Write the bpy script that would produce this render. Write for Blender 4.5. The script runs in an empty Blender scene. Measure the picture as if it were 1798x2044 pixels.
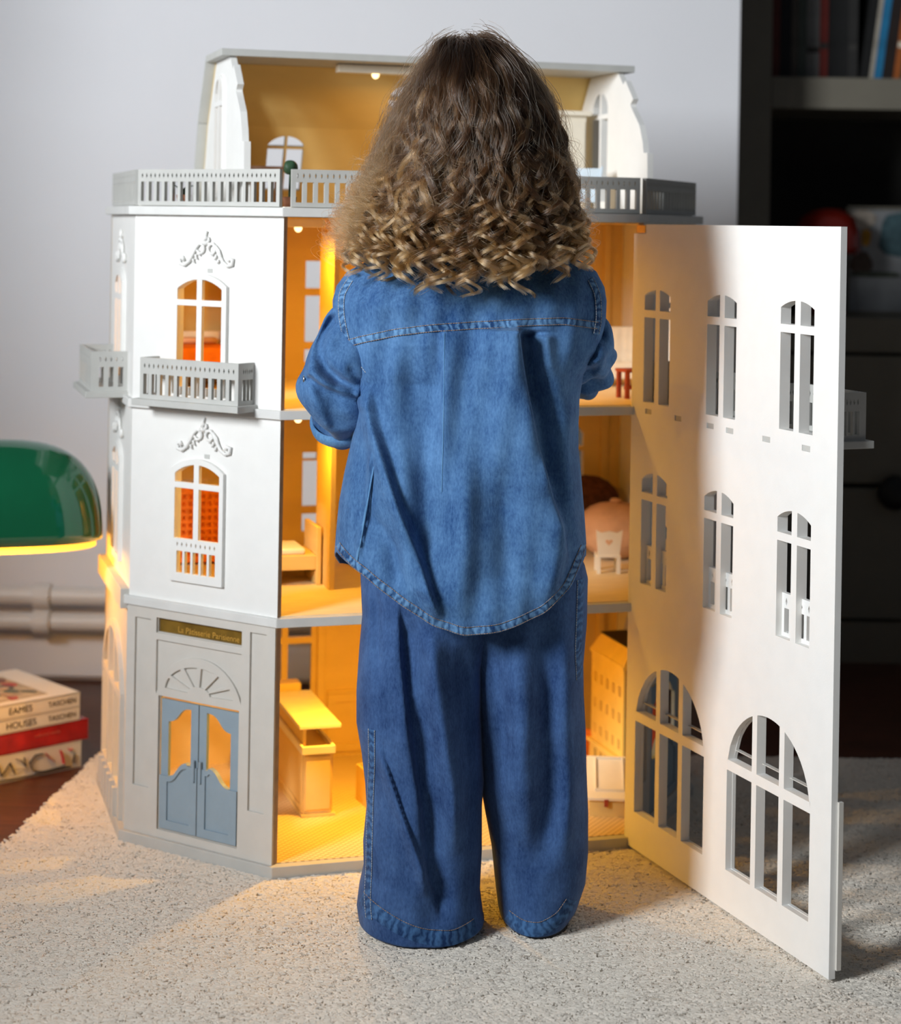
import bpy, bmesh, math, random
import numpy as np
from mathutils import Vector, Matrix
from mathutils.geometry import tessellate_polygon
random.seed(7); rng = np.random.default_rng(11)
C = bpy.context.scene.collection
SC = bpy.context.scene
# ------------------------------------------------------------------ camera
F_PX, ROLL, CXP, CYP, CAM_H = 3740.0, 0.0165, 899.0, 450.0, 0.86
cam_d = bpy.data.cameras.new('camera'); cam = bpy.data.objects.new('camera', cam_d); C.objects.link(cam)
cam.matrix_world = Matrix.Translation((0, 0, CAM_H)) @ Matrix.Rotation(math.pi/2, 4, 'X') @ Matrix.Rotation(ROLL, 4, 'Z')
cam_d.sensor_fit = 'HORIZONTAL'; cam_d.sensor_width = 36.0; cam_d.lens = 36.0*F_PX/1798.0
cam_d.shift_x = 0.0; cam_d.shift_y = -(1022.0-CYP)/1798.0
cam_d.clip_start = 0.05
cam_d.dof.use_dof = True; cam_d.dof.focus_distance = 2.24; cam_d.dof.aperture_fstop = 4.4
SC.camera = cam
# ------------------------------------------------------------------ world, daylight, exposure
w = bpy.data.worlds.new('room_air'); SC.world = w; w.use_nodes = True
bg = w.node_tree.nodes['Background']; bg.inputs[0].default_value = (0.80, 0.88, 1.0, 1); bg.inputs[1].default_value = 0.075
def area(name, loc, target, sx, sy, power, col):
    d = bpy.data.lights.new(name, 'AREA'); d.shape = 'RECTANGLE'; d.size = sx; d.size_y = sy; d.energy = power; d.color = col
    o = bpy.data.objects.new(name, d); C.objects.link(o); o.location = loc
    o.rotation_euler = (Vector(target)-Vector(loc)).to_track_quat('-Z', 'Y').to_euler(); return o
area('window_daylight', (-2.05, 0.30, 1.60), (0.05, 1.05, 1.22), 0.75, 0.95, 156, (0.93, 0.97, 1.0))
SC.view_settings.view_transform = 'Standard'; SC.view_settings.look = 'None'
SC.view_settings.exposure = 0.0; SC.view_settings.gamma = 1.0; SC.view_settings.use_curve_mapping = False
SC.cycles.max_bounces = 10; SC.cycles.diffuse_bounces = 5; SC.cycles.transparent_max_bounces = 16
# ------------------------------------------------------------------ helpers
def at(px, py, Y):
    dx, dy = px-CXP, py-CYP; c, s = math.cos(ROLL), math.sin(ROLL)
    return Vector(((dx*c+dy*s)/F_PX*Y, Y, CAM_H-(dy*c-dx*s)/F_PX*Y))
def topx(X, Y, Z):
    a, b = X/Y*F_PX, (CAM_H-Z)/Y*F_PX; c, s = math.cos(ROLL), math.sin(ROLL)
    return CXP+a*c-b*s, CYP+a*s+b*c

def setp(o, label=None, cat=None, group=None, kind=None):
    for k, v in (('label', label), ('category', cat), ('group', group), ('kind', kind)):
        if v: o[k] = v
    return o
def thing(name, label, cat, loc=(0, 0, 0), rotz=0.0, group=None):
    o = bpy.data.objects.new(name, None); C.objects.link(o); o.location = loc; o.rotation_euler = (0, 0, rotz)
    o.empty_display_size = 0.05
    o.matrix_basis = Matrix.Translation(loc) @ Matrix.Rotation(rotz, 4, 'Z')
    return setp(o, label, cat, group)
WM = {}
def wmat(o):
    m = o.matrix_basis.copy()
    while o.parent: o = o.parent; m = o.matrix_basis @ m
    return m
class MB:
    def __init__(s): s.v = []; s.f = []; s.mi = []; s.uv = None
    def add(s, vs, fs, mi=0):
        b = len(s.v); s.v.extend([tuple(p) for p in vs]); s.f.extend([tuple(i+b for i in f) for f in fs])
        s.mi.extend([mi]*len(fs)); return s
    def box(s, x0, x1, y0, y1, z0, z1, mi=0, M=None):
        vs = [(x, y, z) for x in (x0, x1) for y in (y0, y1) for z in (z0, z1)]
        if M is not None: vs = [M(*p) if callable(M) else M @ Vector(p) for p in vs]
        return s.add(vs, [(0,1,3,2),(4,6,7,5),(0,4,5,1),(2,3,7,6),(0,2,6,4),(1,5,7,3)], mi)
    def plate(s, loops, d0, d1, fr, edge=0, face=0):
        fl = [Vector((a, b, 0)) for L in loops for a, b in L]
        tris = tessellate_polygon([[Vector((a, b, 0)) for a, b in L] for L in loops]); n = len(fl)
        b0 = len(s.v)
        s.v.extend([tuple(fr(p.x, d0, p.y)) for p in fl]); s.v.extend([tuple(fr(p.x, d1, p.y)) for p in fl])
        for t in tris:
            s.f.append(tuple(b0+i for i in t)); s.f.append(tuple(b0+n+i for i in reversed(t))); s.mi += [face, face]
        k = 0
        for li, L in enumerate(loops):
            m = len(L)
            for i in range(m):
                a, b = k+i, k+(i+1) % m
                s.f.append((b0+a, b0+b, b0+n+b, b0+n+a)); s.mi.append(edge if li == 0 else face)
            k += m
        return s
    def tube(s, pts, r, n=8, cap=True, flat=1.0, mi=0):
        pts = [Vector(p) for p in pts]; m = len(pts); rs = r if hasattr(r, '__len__') else [r]*m; b0 = len(s.v); up = None
        for i, p in enumerate(pts):
            t = (pts[min(i+1, m-1)]-pts[max(i-1, 0)]).normalized()
            if up is None: up = Vector((0, 0, 1)) if abs(t.z) < .9 else Vector((1, 0, 0))
            a = t.cross(up); a = a.normalized() if a.length > 1e-6 else Vector((1, 0, 0)); b = a.cross(t).normalized(); up = b
            for j in range(n):
                q = 2*math.pi*j/n; s.v.append(tuple(p+(a*math.cos(q)+b*math.sin(q)*flat)*rs[i]))
        for i in range(m-1):
            for j in range(n):
                s.f.append((b0+i*n+j, b0+i*n+(j+1) % n, b0+(i+1)*n+(j+1) % n, b0+(i+1)*n+j)); s.mi.append(mi)
        if cap:
            s.f.append(tuple(b0+j for j in reversed(range(n)))); s.f.append(tuple(b0+(m-1)*n+j for j in range(n))); s.mi += [mi, mi]
        return s
    def lathe(s, prof, c=(0, 0, 0), n=24, mi=0, cap=True):
        b0 = len(s.v); m = len(prof)
        for r, z in prof:
            for j in range(n):
                q = 2*math.pi*j/n; s.v.append((c[0]+r*math.cos(q), c[1]+r*math.sin(q), c[2]+z))
        for i in range(m-1):
            for j in range(n):
                s.f.append((b0+i*n+j, b0+i*n+(j+1) % n, b0+(i+1)*n+(j+1) % n, b0+(i+1)*n+j)); s.mi.append(mi)
        if cap:
            s.f.append(tuple(b0+j for j in reversed(range(n)))); s.f.append(tuple(b0+(m-1)*n+j for j in range(n))); s.mi += [mi, mi]
        return s
    def grid(s, P, closed_u=False, mi=0):                       # P: rows x cols x 3
        P = np.asarray(P); R, K, _ = P.shape; b0 = len(s.v); s.v.extend(map(tuple, P.reshape(-1, 3)))
        for i in range(R-1):
            for j in range(K if closed_u else K-1):
                j2 = (j+1) % K; s.f.append((b0+i*K+j, b0+i*K+j2, b0+(i+1)*K+j2, b0+(i+1)*K+j)); s.mi.append(mi)
        return s
    def build(s, name, mats, parent=None, smooth=False, world=False, kind=None, label=None, bevel=0.0, fix=True):
        me = bpy.data.meshes.new(name); vs = s.v
        if world and parent is not None:
            im = wmat(parent).inverted(); A = np.array(im); V = np.asarray(vs, float)
            vs = (V @ A[:3, :3].T + A[:3, 3]).tolist()
        me.from_pydata([tuple(p) for p in vs], [], s.f)
        for m in (mats if isinstance(mats, (list, tuple)) else [mats]): me.materials.append(m)
        if any(s.mi): me.polygons.foreach_set('material_index', s.mi)
        if fix:
            bm = bmesh.new(); bm.from_mesh(me); bmesh.ops.recalc_face_normals(bm, faces=bm.faces); bm.to_mesh(me); bm.free()
        if smooth: me.polygons.foreach_set('use_smooth', [True]*len(me.polygons))
        if s.uv is not None:
            uvl = me.uv_layers.new(name='arc'); li = np.zeros(len(me.loops), np.int32); me.loops.foreach_get('vertex_index', li)
            uvl.data.foreach_set('uv', np.asarray(s.uv, float)[li].ravel())
        o = bpy.data.objects.new(name, me); C.objects.link(o)
        if parent is not None: o.parent = parent
        if bevel > 0:
            b = o.modifiers.new('bevel', 'BEVEL'); b.width = bevel; b.segments = 2; b.limit_method = 'ANGLE'; b.angle_limit = math.radians(40)
        return setp(o, label=label, kind=kind)
def dup(root, loc=None, rotz=None, label=None, group=None):
    r = root.copy(); C.objects.link(r)
    if loc is not None: r.matrix_basis = Matrix.Translation(loc) @ Matrix.Rotation(rotz or 0.0, 4, 'Z')
    for ch in list(root.children):
        c = ch.copy(); C.objects.link(c); c.parent = r
        for g in list(ch.children):
            d = g.copy(); C.objects.link(d); d.parent = c
    return setp(r, label, None, group)
def arc_top(x, x0, x1, zs, zt):                                  # height of a segmental / round arch at x
    h = zt-zs; hw = (x1-x0)/2; xm = (x0+x1)/2
    if h >= hw*0.98: return zs+h*math.sqrt(max(0, 1-((x-xm)/hw)**2))
    R = (hw*hw+h*h)/(2*h); return zt-R+math.sqrt(max(0, R*R-(x-xm)**2))
def arch(x0, x1, z0, zs, zt, n=14, xa=None, xb=None):            # arched loop; xa..xb is the part of the span that is kept
    xa = x0 if xa is None else xa; xb = x1 if xb is None else xb
    return [(xa, z0), (xb, z0)]+[(xb+(xa-xb)*i/n, arc_top(xb+(xa-xb)*i/n, x0, x1, zs, zt)) for i in range(n+1)]
def rect(x0, x1, z0, z1): return [(x0, z0), (x1, z0), (x1, z1), (x0, z1)]
def panes(x0, x1, z0, zs, zt, bz, mx, mw=.009, bw=.008):         # lights of a window: mx = mullion centres, bz = bar centre
    ed = [x0]
    for m in mx: ed += [m-mw/2, m+mw/2]
    ed.append(x1); out = []
    for k in range(0, len(ed), 2):
        a, b = ed[k], ed[k+1]; out.append(rect(a, b, z0, bz-bw/2)); out.append(arch(x0, x1, bz+bw/2, zs, zt, 8, a, b))
    return out
# ------------------------------------------------------------------ materials
def mat(name, col, rough=.6, var=.06, scale=30, bump=0.0, bscale=200, spec=.3, metal=0.0, col2=None, stretch=(1, 1, 1), coat=0.0, trans=0.0, detail=4):
    m = bpy.data.materials.new(name); m.use_nodes = True; nt = m.node_tree; N = nt.nodes; L = nt.links; b = N['Principled BSDF']
    b.inputs['Roughness'].default_value = rough; b.inputs['Metallic'].default_value = metal; b.inputs['Specular IOR Level'].default_value = spec
    if coat: b.inputs['Coat Weight'].default_value = coat; b.inputs['Coat Roughness'].default_value = .05
    if trans: b.inputs['Transmission Weight'].default_value = trans
    tc = N.new('ShaderNodeTexCoord'); mp = N.new('ShaderNodeMapping'); mp.inputs['Scale'].default_value = stretch
    L.new(tc.outputs['Object'], mp.inputs[0])
    nz = N.new('ShaderNodeTexNoise'); nz.inputs['Scale'].default_value = scale; nz.inputs['Detail'].default_value = detail; L.new(mp.outputs[0], nz.inputs['Vector'])
    rp = N.new('ShaderNodeValToRGB'); a = np.array(col, float); c2 = np.array(col2, float) if col2 is not None else a*(1+var)
    lo = a*(1-var) if col2 is None else a
    rp.color_ramp.elements[0].position = .35; rp.color_ramp.elements[1].position = .65
    rp.color_ramp.elements[0].color = (*lo, 1); rp.color_ramp.elements[1].color = (*np.minimum(c2, 1), 1)
    L.new(nz.outputs['Fac'], rp.inputs[0]); L.new(rp.outputs[0], b.inputs['Base Color'])
    if bump:
        n2 = N.new('ShaderNodeTexNoise'); n2.inputs['Scale'].default_value = bscale; n2.inputs['Detail'].default_value = 3; L.new(mp.outputs[0], n2.inputs['Vector'])
        bp = N.new('ShaderNodeBump'); bp.inputs['Strength'].default_value = bump; bp.inputs['Distance'].default_value = .002
        L.new(n2.outputs['Fac'], bp.inputs['Height']); L.new(bp.outputs[0], b.inputs['Normal'])
    return m
def emis(name, col, s):
    m = bpy.data.materials.new(name); m.use_nodes = True; b = m.node_tree.nodes['Principled BSDF']
    b.inputs['Base Color'].default_value = (*col, 1); b.inputs['Emission Color'].default_value = (*col, 1); b.inputs['Emission Strength'].default_value = s; return m
M = dict(
 wall=mat('wall_paint', (.80, .80, .83), .85, .015, 3, .08, 260),
 floor=mat('dark_wood_floor', (.075, .022, .010), .38, .35, 9, .05, 60, stretch=(1, 12, 1), spec=.4),
 white=mat('white_painted_board', (.82, .815, .79), .55, .012, 40, .05, 500),
 slab=mat('pale_grey_painted_slab', (.68, .68, .66), .55, .03, 40, .05, 500),
 grey=mat('grey_painted_board', (.50, .50, .475), .55, .03, 40, .05, 500),
 stone=mat('stone_painted_board', (.60, .575, .53), .6, .02, 40, .06, 500),
 blue=mat('blue_grey_paint', (.285, .365, .43), .5, .03, 40, .04, 400),
 mdf=mat('raw_board_edge', (.42, .33, .26), .8, .1, 60),
 ply=mat('pale_birch_board', (.74, .53, .20), .6, .03, 5, .03, 200, stretch=(2, 2, 6)),
 plyf=mat('pale_birch_floor', (.84, .70, .45), .5, .07, 8, .03, 200, stretch=(3, 30, 3)),
 orange=mat('orange_felt', (.80, .22, .03), .8, .1, 60),
 redwood=mat('red_stain', (.34, .055, .025), .5, .1, 40),
 yellow=mat('yellow_paint', (.85, .62, .16), .5, .04, 40),
 dullwood=mat('dull_brown_wood', (.22, .13, .09), .6, .1, 40),
 pink=mat('dusty_pink_fabric', (.62, .37, .22), .9, .1, 40, .2, 200),
 cream=mat('cream_paint', (.80, .74, .62), .5, .03, 40),
 paleblue=mat('pale_blue_cloth', (.62, .72, .80), .8, .05, 40),
 brown=mat('brown_plush', (.10, .035, .015), .9, .3, 120, .5, 300),
 leaf=mat('dark_green_leaf', (.03, .07, .035), .5, .3, 60),
 terracotta=mat('clay_pot', (.25, .10, .05), .8, .1, 60),
 taupe=mat('taupe_cabinet_paint', (.165, .150, .118), .5, .04, 14),
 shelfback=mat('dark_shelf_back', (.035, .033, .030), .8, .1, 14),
 black=mat('black_rubber', (.012, .012, .013), .5, .1, 60),
 brass=mat('brass', (.75, .48, .16), .25, .05, 20, metal=1.0),
 steel=mat('nickel', (.6, .58, .55), .3, .05, 20, metal=1.0),
 pipe=mat('white_pipe_enamel', (.72, .70, .68), .35, .02, 20, spec=.5),
 green=mat('green_glass', (.003, .10, .04), .09, .15, 5, spec=.6, coat=.6),
 red=mat('red_lacquer', (.22, .015, .008), .15, .1, 20, coat=.5),
 skin=mat('skin', (.62, .38, .27), .5, .05, 40),
 paper=mat('book_pages', (.62, .56, .44), .9, .06, 200, stretch=(1, 1, 30)),
 ink=mat('black_ink', (.02, .018, .016), .6, .1, 50),
 goldink=mat('gold_ink', (.60, .33, .06), .4, .1, 50),
 eye=mat('eye_white', (.7, .68, .66), .2, .02, 30),
)
M['bulb'] = emis('lamp_bulb', (1.0, .74, .35), 2.6)
WARM = (1.0, .50, .035)
def point(name, loc, power, parent=None, r=.008, col=WARM):
    d = bpy.data.lights.new(name, 'POINT'); d.energy = power; d.color = col; d.shadow_soft_size = r
    o = bpy.data.objects.new(name, d); C.objects.link(o); o.location = loc
    if parent is not None: o.parent = parent
    return o
def downlight(name, loc, power, parent):
    d = bpy.data.lights.new(name, 'AREA'); d.shape = 'DISK'; d.size = .012; d.energy = power; d.color = WARM
    o = bpy.data.objects.new(name, d); C.objects.link(o); o.location = loc; o.parent = parent; return o
# ------------------------------------------------------------------ room
def struct(name, mb, m, **k): return mb.build(name, m, kind='structure', **k)
struct('floor', MB().box(-4, 4, -1.5, 4.6, -.06, -.014), M['floor'])
xw = at(1473, 300, 3.56).x
struct('wall_back', MB().box(-4, xw, 3.56, 4.6, -.014, 2.6), M['wall'])
struct('wall_alcove', MB().box(xw, 4, 4.25, 4.35, -.014, 2.6), M['wall'])
struct('baseboard_back', MB().box(-4, xw-.02, 3.545, 3.56, -.006, .088), M['wall'], bevel=.003)
WY0, WY1, WZ0, WZ1 = -.45, 1.85, 1.06, 2.25                       # window in the left wall, outside the frame: daylight comes in over its sill
wl = MB().plate([rect(-1.5, 3.56, -.014, 2.6), rect(WY0, WY1, WZ0, WZ1)], 0, .16, lambda a, d, b: Vector((-1.70+d, a, b)))
struct('wall_left', wl, M['wall'])
wf = MB().plate([rect(WY0+.001, WY1-.001, WZ0+.001, WZ1-.001), rect(WY0+.05, WY1-.05, WZ0+.05, WZ1-.05)], 0, .05, lambda a, d, b: Vector((-1.66+d, a, b))); struct('window_1', wf, M['white'])
struct('trim_1', MB().box(-1.54, -1.50, WY0-.04, WY1+.04, WZ0-.03, WZ0-.001), M['white'])
def pipe(z, nm, lab):
    t = thing(nm, lab, 'pipe', (-1.2, 3.50, z))
    MB().tube([(x, 0, 0) for x in np.linspace(-1.0, .95, 12)], .0175, 16).build('pipe_run', M['pipe'], t, smooth=True)
    for x in (.45, -.3):
        MB().lathe([(.024, -.016), (.024, .016)], (0, 0, 0), 16).build('pipe_clip', M['pipe'], t, bevel=.002).matrix_basis = Matrix.Translation((x, 0, 0)) @ Matrix.Rotation(math.pi/2, 4, 'Y')
        MB().box(x-.008, x+.008, .01, .048, -.008, .008).build('wall_bracket', M['pipe'], t)
    return t
pipe(.156, 'heating_pipe', 'upper white heating pipe running along the wall behind the books')
pipe(.108, 'heating_pipe', 'lower white heating pipe just above the skirting board')
# ------------------------------------------------------------------ dollhouse: plan A-B-C-D octagon half, local x = along the front, y = into the house
HO = Vector((.0254, 2.5473, 0)); HA = math.radians(16.88)
house = thing('dollhouse', 'large white wooden dollhouse with grey railings and its front facade swung open', 'dollhouse', HO, HA)
UA, VA, UB, VB = .4256, .1986, .2564, .48
T = .008
ZF = [.012, .338, .612, .880]                                   # floor levels
SL = .012                                                       # slab thickness
OL = math.hypot(UA-UB, VA)
def fr_left(s, d, z):                                           # oblique left front, s from the outer corner, d outwards
    e = Vector((UA-UB, -VA, 0))/OL; n = Vector((-VA, -(UA-UB), 0))/OL
    p = Vector((-UA, VA, 0))+e*s+n*d; return Vector((p.x, p.y, z))
def fr_right(s, d, z):
    p = fr_left(s, d, z); return Vector((-p.x, p.y, z))
def fr_side(sg):
    return lambda v, d, z: Vector((sg*(UA+d), v, z))
def fr_back(u, d, z): return Vector((u, VB-d, z))
E_CD = Vector((.0463, -.5045, 0)).normalized(); N_CD = Vector((-E_CD.y, E_CD.x, 0))
if N_CD.x < 0: N_CD = -N_CD
def fr_door(s, d, z):                                           # the swung facade: d away from the visible inner face
    p = Vector((.2425, -.003, 0))+E_CD*s+N_CD*d; return Vector((p.x, p.y, z))
def hb(mb, name, m, parent=house, **k): return mb.build(name, m, parent, **k)
def octo(o): # slab outline with overhang o
    return [(-UA-o, VB), (-UA-o, VA-o*.4), (-UB-o*.4, -o), (UB+o*.4, -o), (UA+o, VA-o*.4), (UA+o, VB)]
fr_flat = lambda z0: (lambda a, d, b: Vector((a, b, z0+d)))
# slabs
hb(MB().plate([octo(.010)], 0, ZF[0]+.004, fr_flat(-.004)), 'base_slab', M['grey'], bevel=.001)
for k in (1, 2):
    hb(MB().plate([octo(.007)], 0, SL, fr_flat(ZF[k]-SL)), 'floor_slab', M['slab'], bevel=.001)
    hb(MB().plate([octo(-.004)], 0, .0012, fr_flat(ZF[k])), 'floor_covering', M['plyf'])
hb(MB().plate([octo(.010)], 0, SL, fr_flat(ZF[3]-SL)), 'terrace_slab', M['slab'], bevel=.001)
hb(MB().plate([octo(-.006)], 0, .001, fr_flat(ZF[3])), 'terrace_covering', M['cream'])
for k in (1, 2, 3):
    hb(MB().plate([octo(-.010)], 0, .001, fr_flat(ZF[k]-SL-.0012)), 'ceiling_lining', M['ply'])
# diamond tile floor of the shop (pattern printed on the board: flat colour)
tm = mat('shop_floor_print', (.78, .62, .38), .45, .03, 20); nt = tm.node_tree
def diamond(m, s, c2, thr):
    N, L = m.node_tree.nodes, m.node_tree.links; b = N['Principled BSDF']; tc = N.new('ShaderNodeTexCoord'); sx = N.new('ShaderNodeSeparateXYZ'); L.new(tc.outputs['Object'], sx.inputs[0])
    def mth(op, a, c=None):
        n = N.new('ShaderNodeMath'); n.operation = op
        for i, q in enumerate((a, c)):
            if q is None: continue
            if isinstance(q, (int, float)): n.inputs[i].default_value = q
            else: L.new(q, n.inputs[i])
        return n.outputs[0]
    p = mth('MULTIPLY', mth('ADD', sx.outputs[0], sx.outputs[1]), s); q = mth('MULTIPLY', mth('SUBTRACT', sx.outputs[0], sx.outputs[1]), s)
    a = mth('ABSOLUTE', mth('SUBTRACT', mth('FRACT', p), .5)); c = mth('ABSOLUTE', mth('SUBTRACT', mth('FRACT', q), .5))
    g = mth('GREATER_THAN', mth('MAXIMUM', a, c), thr)
    mx = N.new('ShaderNodeMixRGB'); L.new(g, mx.inputs[0]); mx.inputs[2].default_value = (*c2, 1)
    src = b.inputs['Base Color'].links[0].from_socket; L.new(src, mx.inputs[1]); L.new(mx.outputs[0], b.inputs['Base Color'])
diamond(tm, 95, (.50, .36, .17), .38)
hb(MB().plate([octo(-.004)], 0, .001, fr_flat(ZF[0])), 'shop_floor_covering', tm)
# window pattern helpers
def rail_loops(L, h, n, m, lo=.006, hi=.034, x0=0.0, z0=0.0, sw=.0092):
    lp = [rect(x0, x0+L, z0, z0+h)]; pt = (L-.006)/n
    for i in range(n):
        c = x0+.003+pt*(i+.5); lp.append(rect(c-sw/2, c+sw/2, z0+lo, z0+hi))
    q = (L-.008)/m
    for i in range(m):
        c = x0+.004+q*(i+.5); zc = z0+(hi+h)/2; lp.append([(c, zc-.0038), (c+.0014, zc), (c, zc+.0038), (c-.0014, zc)])
    return lp
def ornament(fr, sc, zc, parent, w=.5, d=.001):
    mb = MB()
    def cv(pts, r0, r1):
        P = [fr(sc+x, d+.002, zc+z) for x, z in pts]; n = len(P); mb.tube(P, [r0+(r1-r0)*i/(n-1) for i in range(n)], 7)
    # finial leaf
    cv([(0, .012), (-.002, .018), (.001, .024)], .0040, .0012); cv([(0, .006), (.005, .012), (.004, .016)], .003, .0012); cv([(0, .006), (-.006, .010)], .003, .0015)
    for s in (-1, 1):
        sw = [(s*.004, .006), (s*.012, .007), (s*.018, .001), (s*.024, -.009), (s*.030, -.018), (s*.038, -.023), (s*.0455, -.021), (s*.0465, -.014), (s*.041, -.0125), (s*.0395, -.017)]
        cv(sw, .0022, .0030)
        sp = [(s*(.010+.0065*math.cos(a)), .000+.0065*math.sin(a)) for a in np.linspace(1.4, 1.4+4.6, 9)]; cv(sp, .0022, .0016)
        for (x, z, x2, z2) in ((.014, -.003, .010, -.010), (.018, -.008, .015, -.015), (.022, -.014, .020, -.020)):
            cv([(s*x, z), (s*(x+x2)/2*1.05, (z+z2)/2), (s*x2, z2)], .0022, .0010)
        cv([(s*.016, .004), (s*.023, -.002), (s*.027, -.010)], .0022, .001)
    return mb.build('scroll_ornament', M['white'], parent, smooth=True)
def balcony(fr, s0, s1, z0, dep, parent, sl='white'):
    t = .005
    slab = MB().box(s0-.008, s1+.006, 0, dep+.008, z0-.009, z0, M=fr).build('balcony_slab', M['grey'], parent, bevel=.0008)
    n = round((s1-s0-.006)/.0148); m = round((s1-s0)/.0085)
    MB().plate(rail_loops(s1-s0, .056, n, m, x0=s0, z0=z0), dep-t, dep, fr).build('balcony_railing', M['grey'], slab)
    for s in (s0, s1):
        f2 = (lambda ss: (lambda a, d, z: fr(ss+d, a, z)))(s if s == s0 else s-t)
        MB().plate(rail_loops(dep-t, .056, 3, 5, x0=0, z0=z0, sw=.007), 0, t, f2).build('balcony_railing', M['grey'], slab)
    return slab
def trim_loops(x0, x1, z0, zs, zt, b=.008, close_bottom=True):
    return arch(x0-b, x1+b, z0-(b if close_bottom else 0), zs+.004, zt+b)
# oblique facades, left (fr_left) and right (fr_right)
def oblique(fr):
    # upper storey
    W0, W1 = .084, .162; xm = .123
    p = hb(MB().plate([rect(0, OL, ZF[2], ZF[3]-SL), arch(W0, W1, .632, .768, .781)], -T, 0, fr, 1, 0), 'facade_panel', [M['white'], M['mdf']])
    MB().plate([trim_loops(W0, W1, .632, .768, .781)]+panes(W0, W1, .634, .768, .781, .749, [xm]), 0, .006, fr).build('window_frame', M['white'], p, bevel=.0006)
    MB().box(.132, .141, -.002, .0005, .790, .796, M=fr).build('slot_plug', M['grey'], p)
    ornament(fr, .131, .823, p); balcony(fr, .044, .216, .617, .034, p)
    # middle storey
    p = hb(MB().plate([rect(0, OL, ZF[1], ZF[2]-SL), arch(W0+.001, W1+.001, .375, .516, .529)], -T, 0, fr, 1, 0), 'facade_panel', [M['white'], M['mdf']])
    fl = [trim_loops(W0, W1, .376, .516, .529)]+panes(W0+.001, W1+.001, .427, .516, .529, .500, [xm])
    n = 5
    for i in range(n):
        c = W0+.004+(W1-W0-.006)/n*(i+.5); fl.append(rect(c-.0052, c+.0052, .380, .410))
    for i in range(9):
        c = W0+.003+(W1-W0-.004)/9*(i+.5); fl.append([(c, .4155), (c+.0013, .419), (c, .4225), (c-.0013, .419)])
    MB().plate(fl, 0, .006, fr).build('window_frame', M['white'], p, bevel=.0006)
    MB().box(.132, .141, -.002, .0005, .538, .544, M=fr).build('slot_plug', M['grey'], p)
    ornament(fr, .132, .570, p)
    # ground storey: shop front, flat back board + overlaid frame
    D0, D1, DZ0, DZ1 = .061, .2005, .024, .206
    g = hb(MB().plate([rect(0, OL, ZF[0], ZF[1]-SL), rect(D0, D1, DZ0, DZ1), rect(.055, .2035, .2935, .3125)], -T, 0, fr, 1, 0), 'shop_front_panel', [M['stone'], M['mdf']])
    ov = [rect(0, OL, ZF[0], ZF[1]-SL), rect(D0-.001, D1+.001, DZ0-.001, DZ1+.001), rect(.054, .2045, .2925, .3135),
          rect(.015, .0445, .077, .3095), rect(.2185, .246, .077, .3145)]
    # tympanum recess above the arch
    R = .0765; cx = .131; zc = .196; a0 = [(cx+R*math.cos(a), zc+R*math.sin(a)*.93) for a in np.linspace(math.acos(.985), math.pi-math.acos(.985), 22)]
    ov.append([(.2045, .283), (.0545, .283), ]+[(.0545, a0[-1][1]+.004)]+list(reversed(a0))+[(.2045, a0[0][1]+.004)])
    # fan light spokes
    for k in range(6):
        t0 = math.pi*(k+.12)/6; t1 = math.pi*(k+.88)/6; ri, ro = .020, .0600
        ov.append([(cx+ri*math.cos(t1), .217+ri*math.sin(t1)*.55), (cx+ri*math.cos(t0), .217+ri*math.sin(t0)*.55)]+[(cx+ro*math.cos(t), .2165+ro*math.sin(t)*.62) for t in np.linspace(t0, t1, 5)])
    MB().plate(ov, 0, .0036, fr).build('panel_moulding', M['stone'], g, bevel=.0004)
    # swing doors
    def leaf(a, b, side):
        st = .013; zt = DZ1-.003; zb = DZ0+.002; fa, fb = (a+st, b-st)
        up = []; lowr = []
        for i in range(13):
            t = i/12; x = fa+(fb-fa)*t; q = t if side < 0 else 1-t          # q: 0 at hinge, 1 at meeting stile
            sgm = 1/(1+math.exp(-9*(q-.45))); up.append((x, zt-.030+.022*sgm)); lowr.append((x, zb+.072+.024*sgm-(.004 if q > .85 else 0)))
        hole = lowr+list(reversed(up))
        m = MB().plate([rect(a, b, zb, zt), hole], -.004, .001, fr)
        o = m.build('shop_door', M['blue'], g, label='blue-grey swing door leaf')
        # recessed lower field is lower than a frame laid on top
        low2 = [(x, z-.0075) for x, z in lowr]
        m2 = MB().plate([[(a, zb), (b, zb)]+[(b, lowr[-1][1])]+list(reversed(lowr))+[(a, lowr[0][1])], [(fa, zb+.012), (fb, zb+.012)]+list(reversed(low2))], .001, .0034, fr)
        m2.build('door_moulding', M['blue'], g, label='raised blue-grey border of the swing door')
        hx = b-.005 if side < 0 else a+.005
        MB().box(hx-.0022, hx+.0022, .001, .006, .098, .128, M=fr).build('door_handle', M['blue'], g, bevel=.001)
    mid = (D0+D1)/2; leaf(D0+.003, mid-.0008, -1); leaf(mid+.0008, D1-.001, 1)
    # dark gold sign strip
    sg = mat('sign_plate', (.17, .095, .014), .3, .25, 45, spec=.5)
    s = MB().box(.055, .2035, -.0045, -.003, .2935, .3125, M=fr).build('sign_plate', sg, g, label='dark gold sign strip')
    return g
gl = oblique(fr_left); oblique(fr_right)
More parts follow.
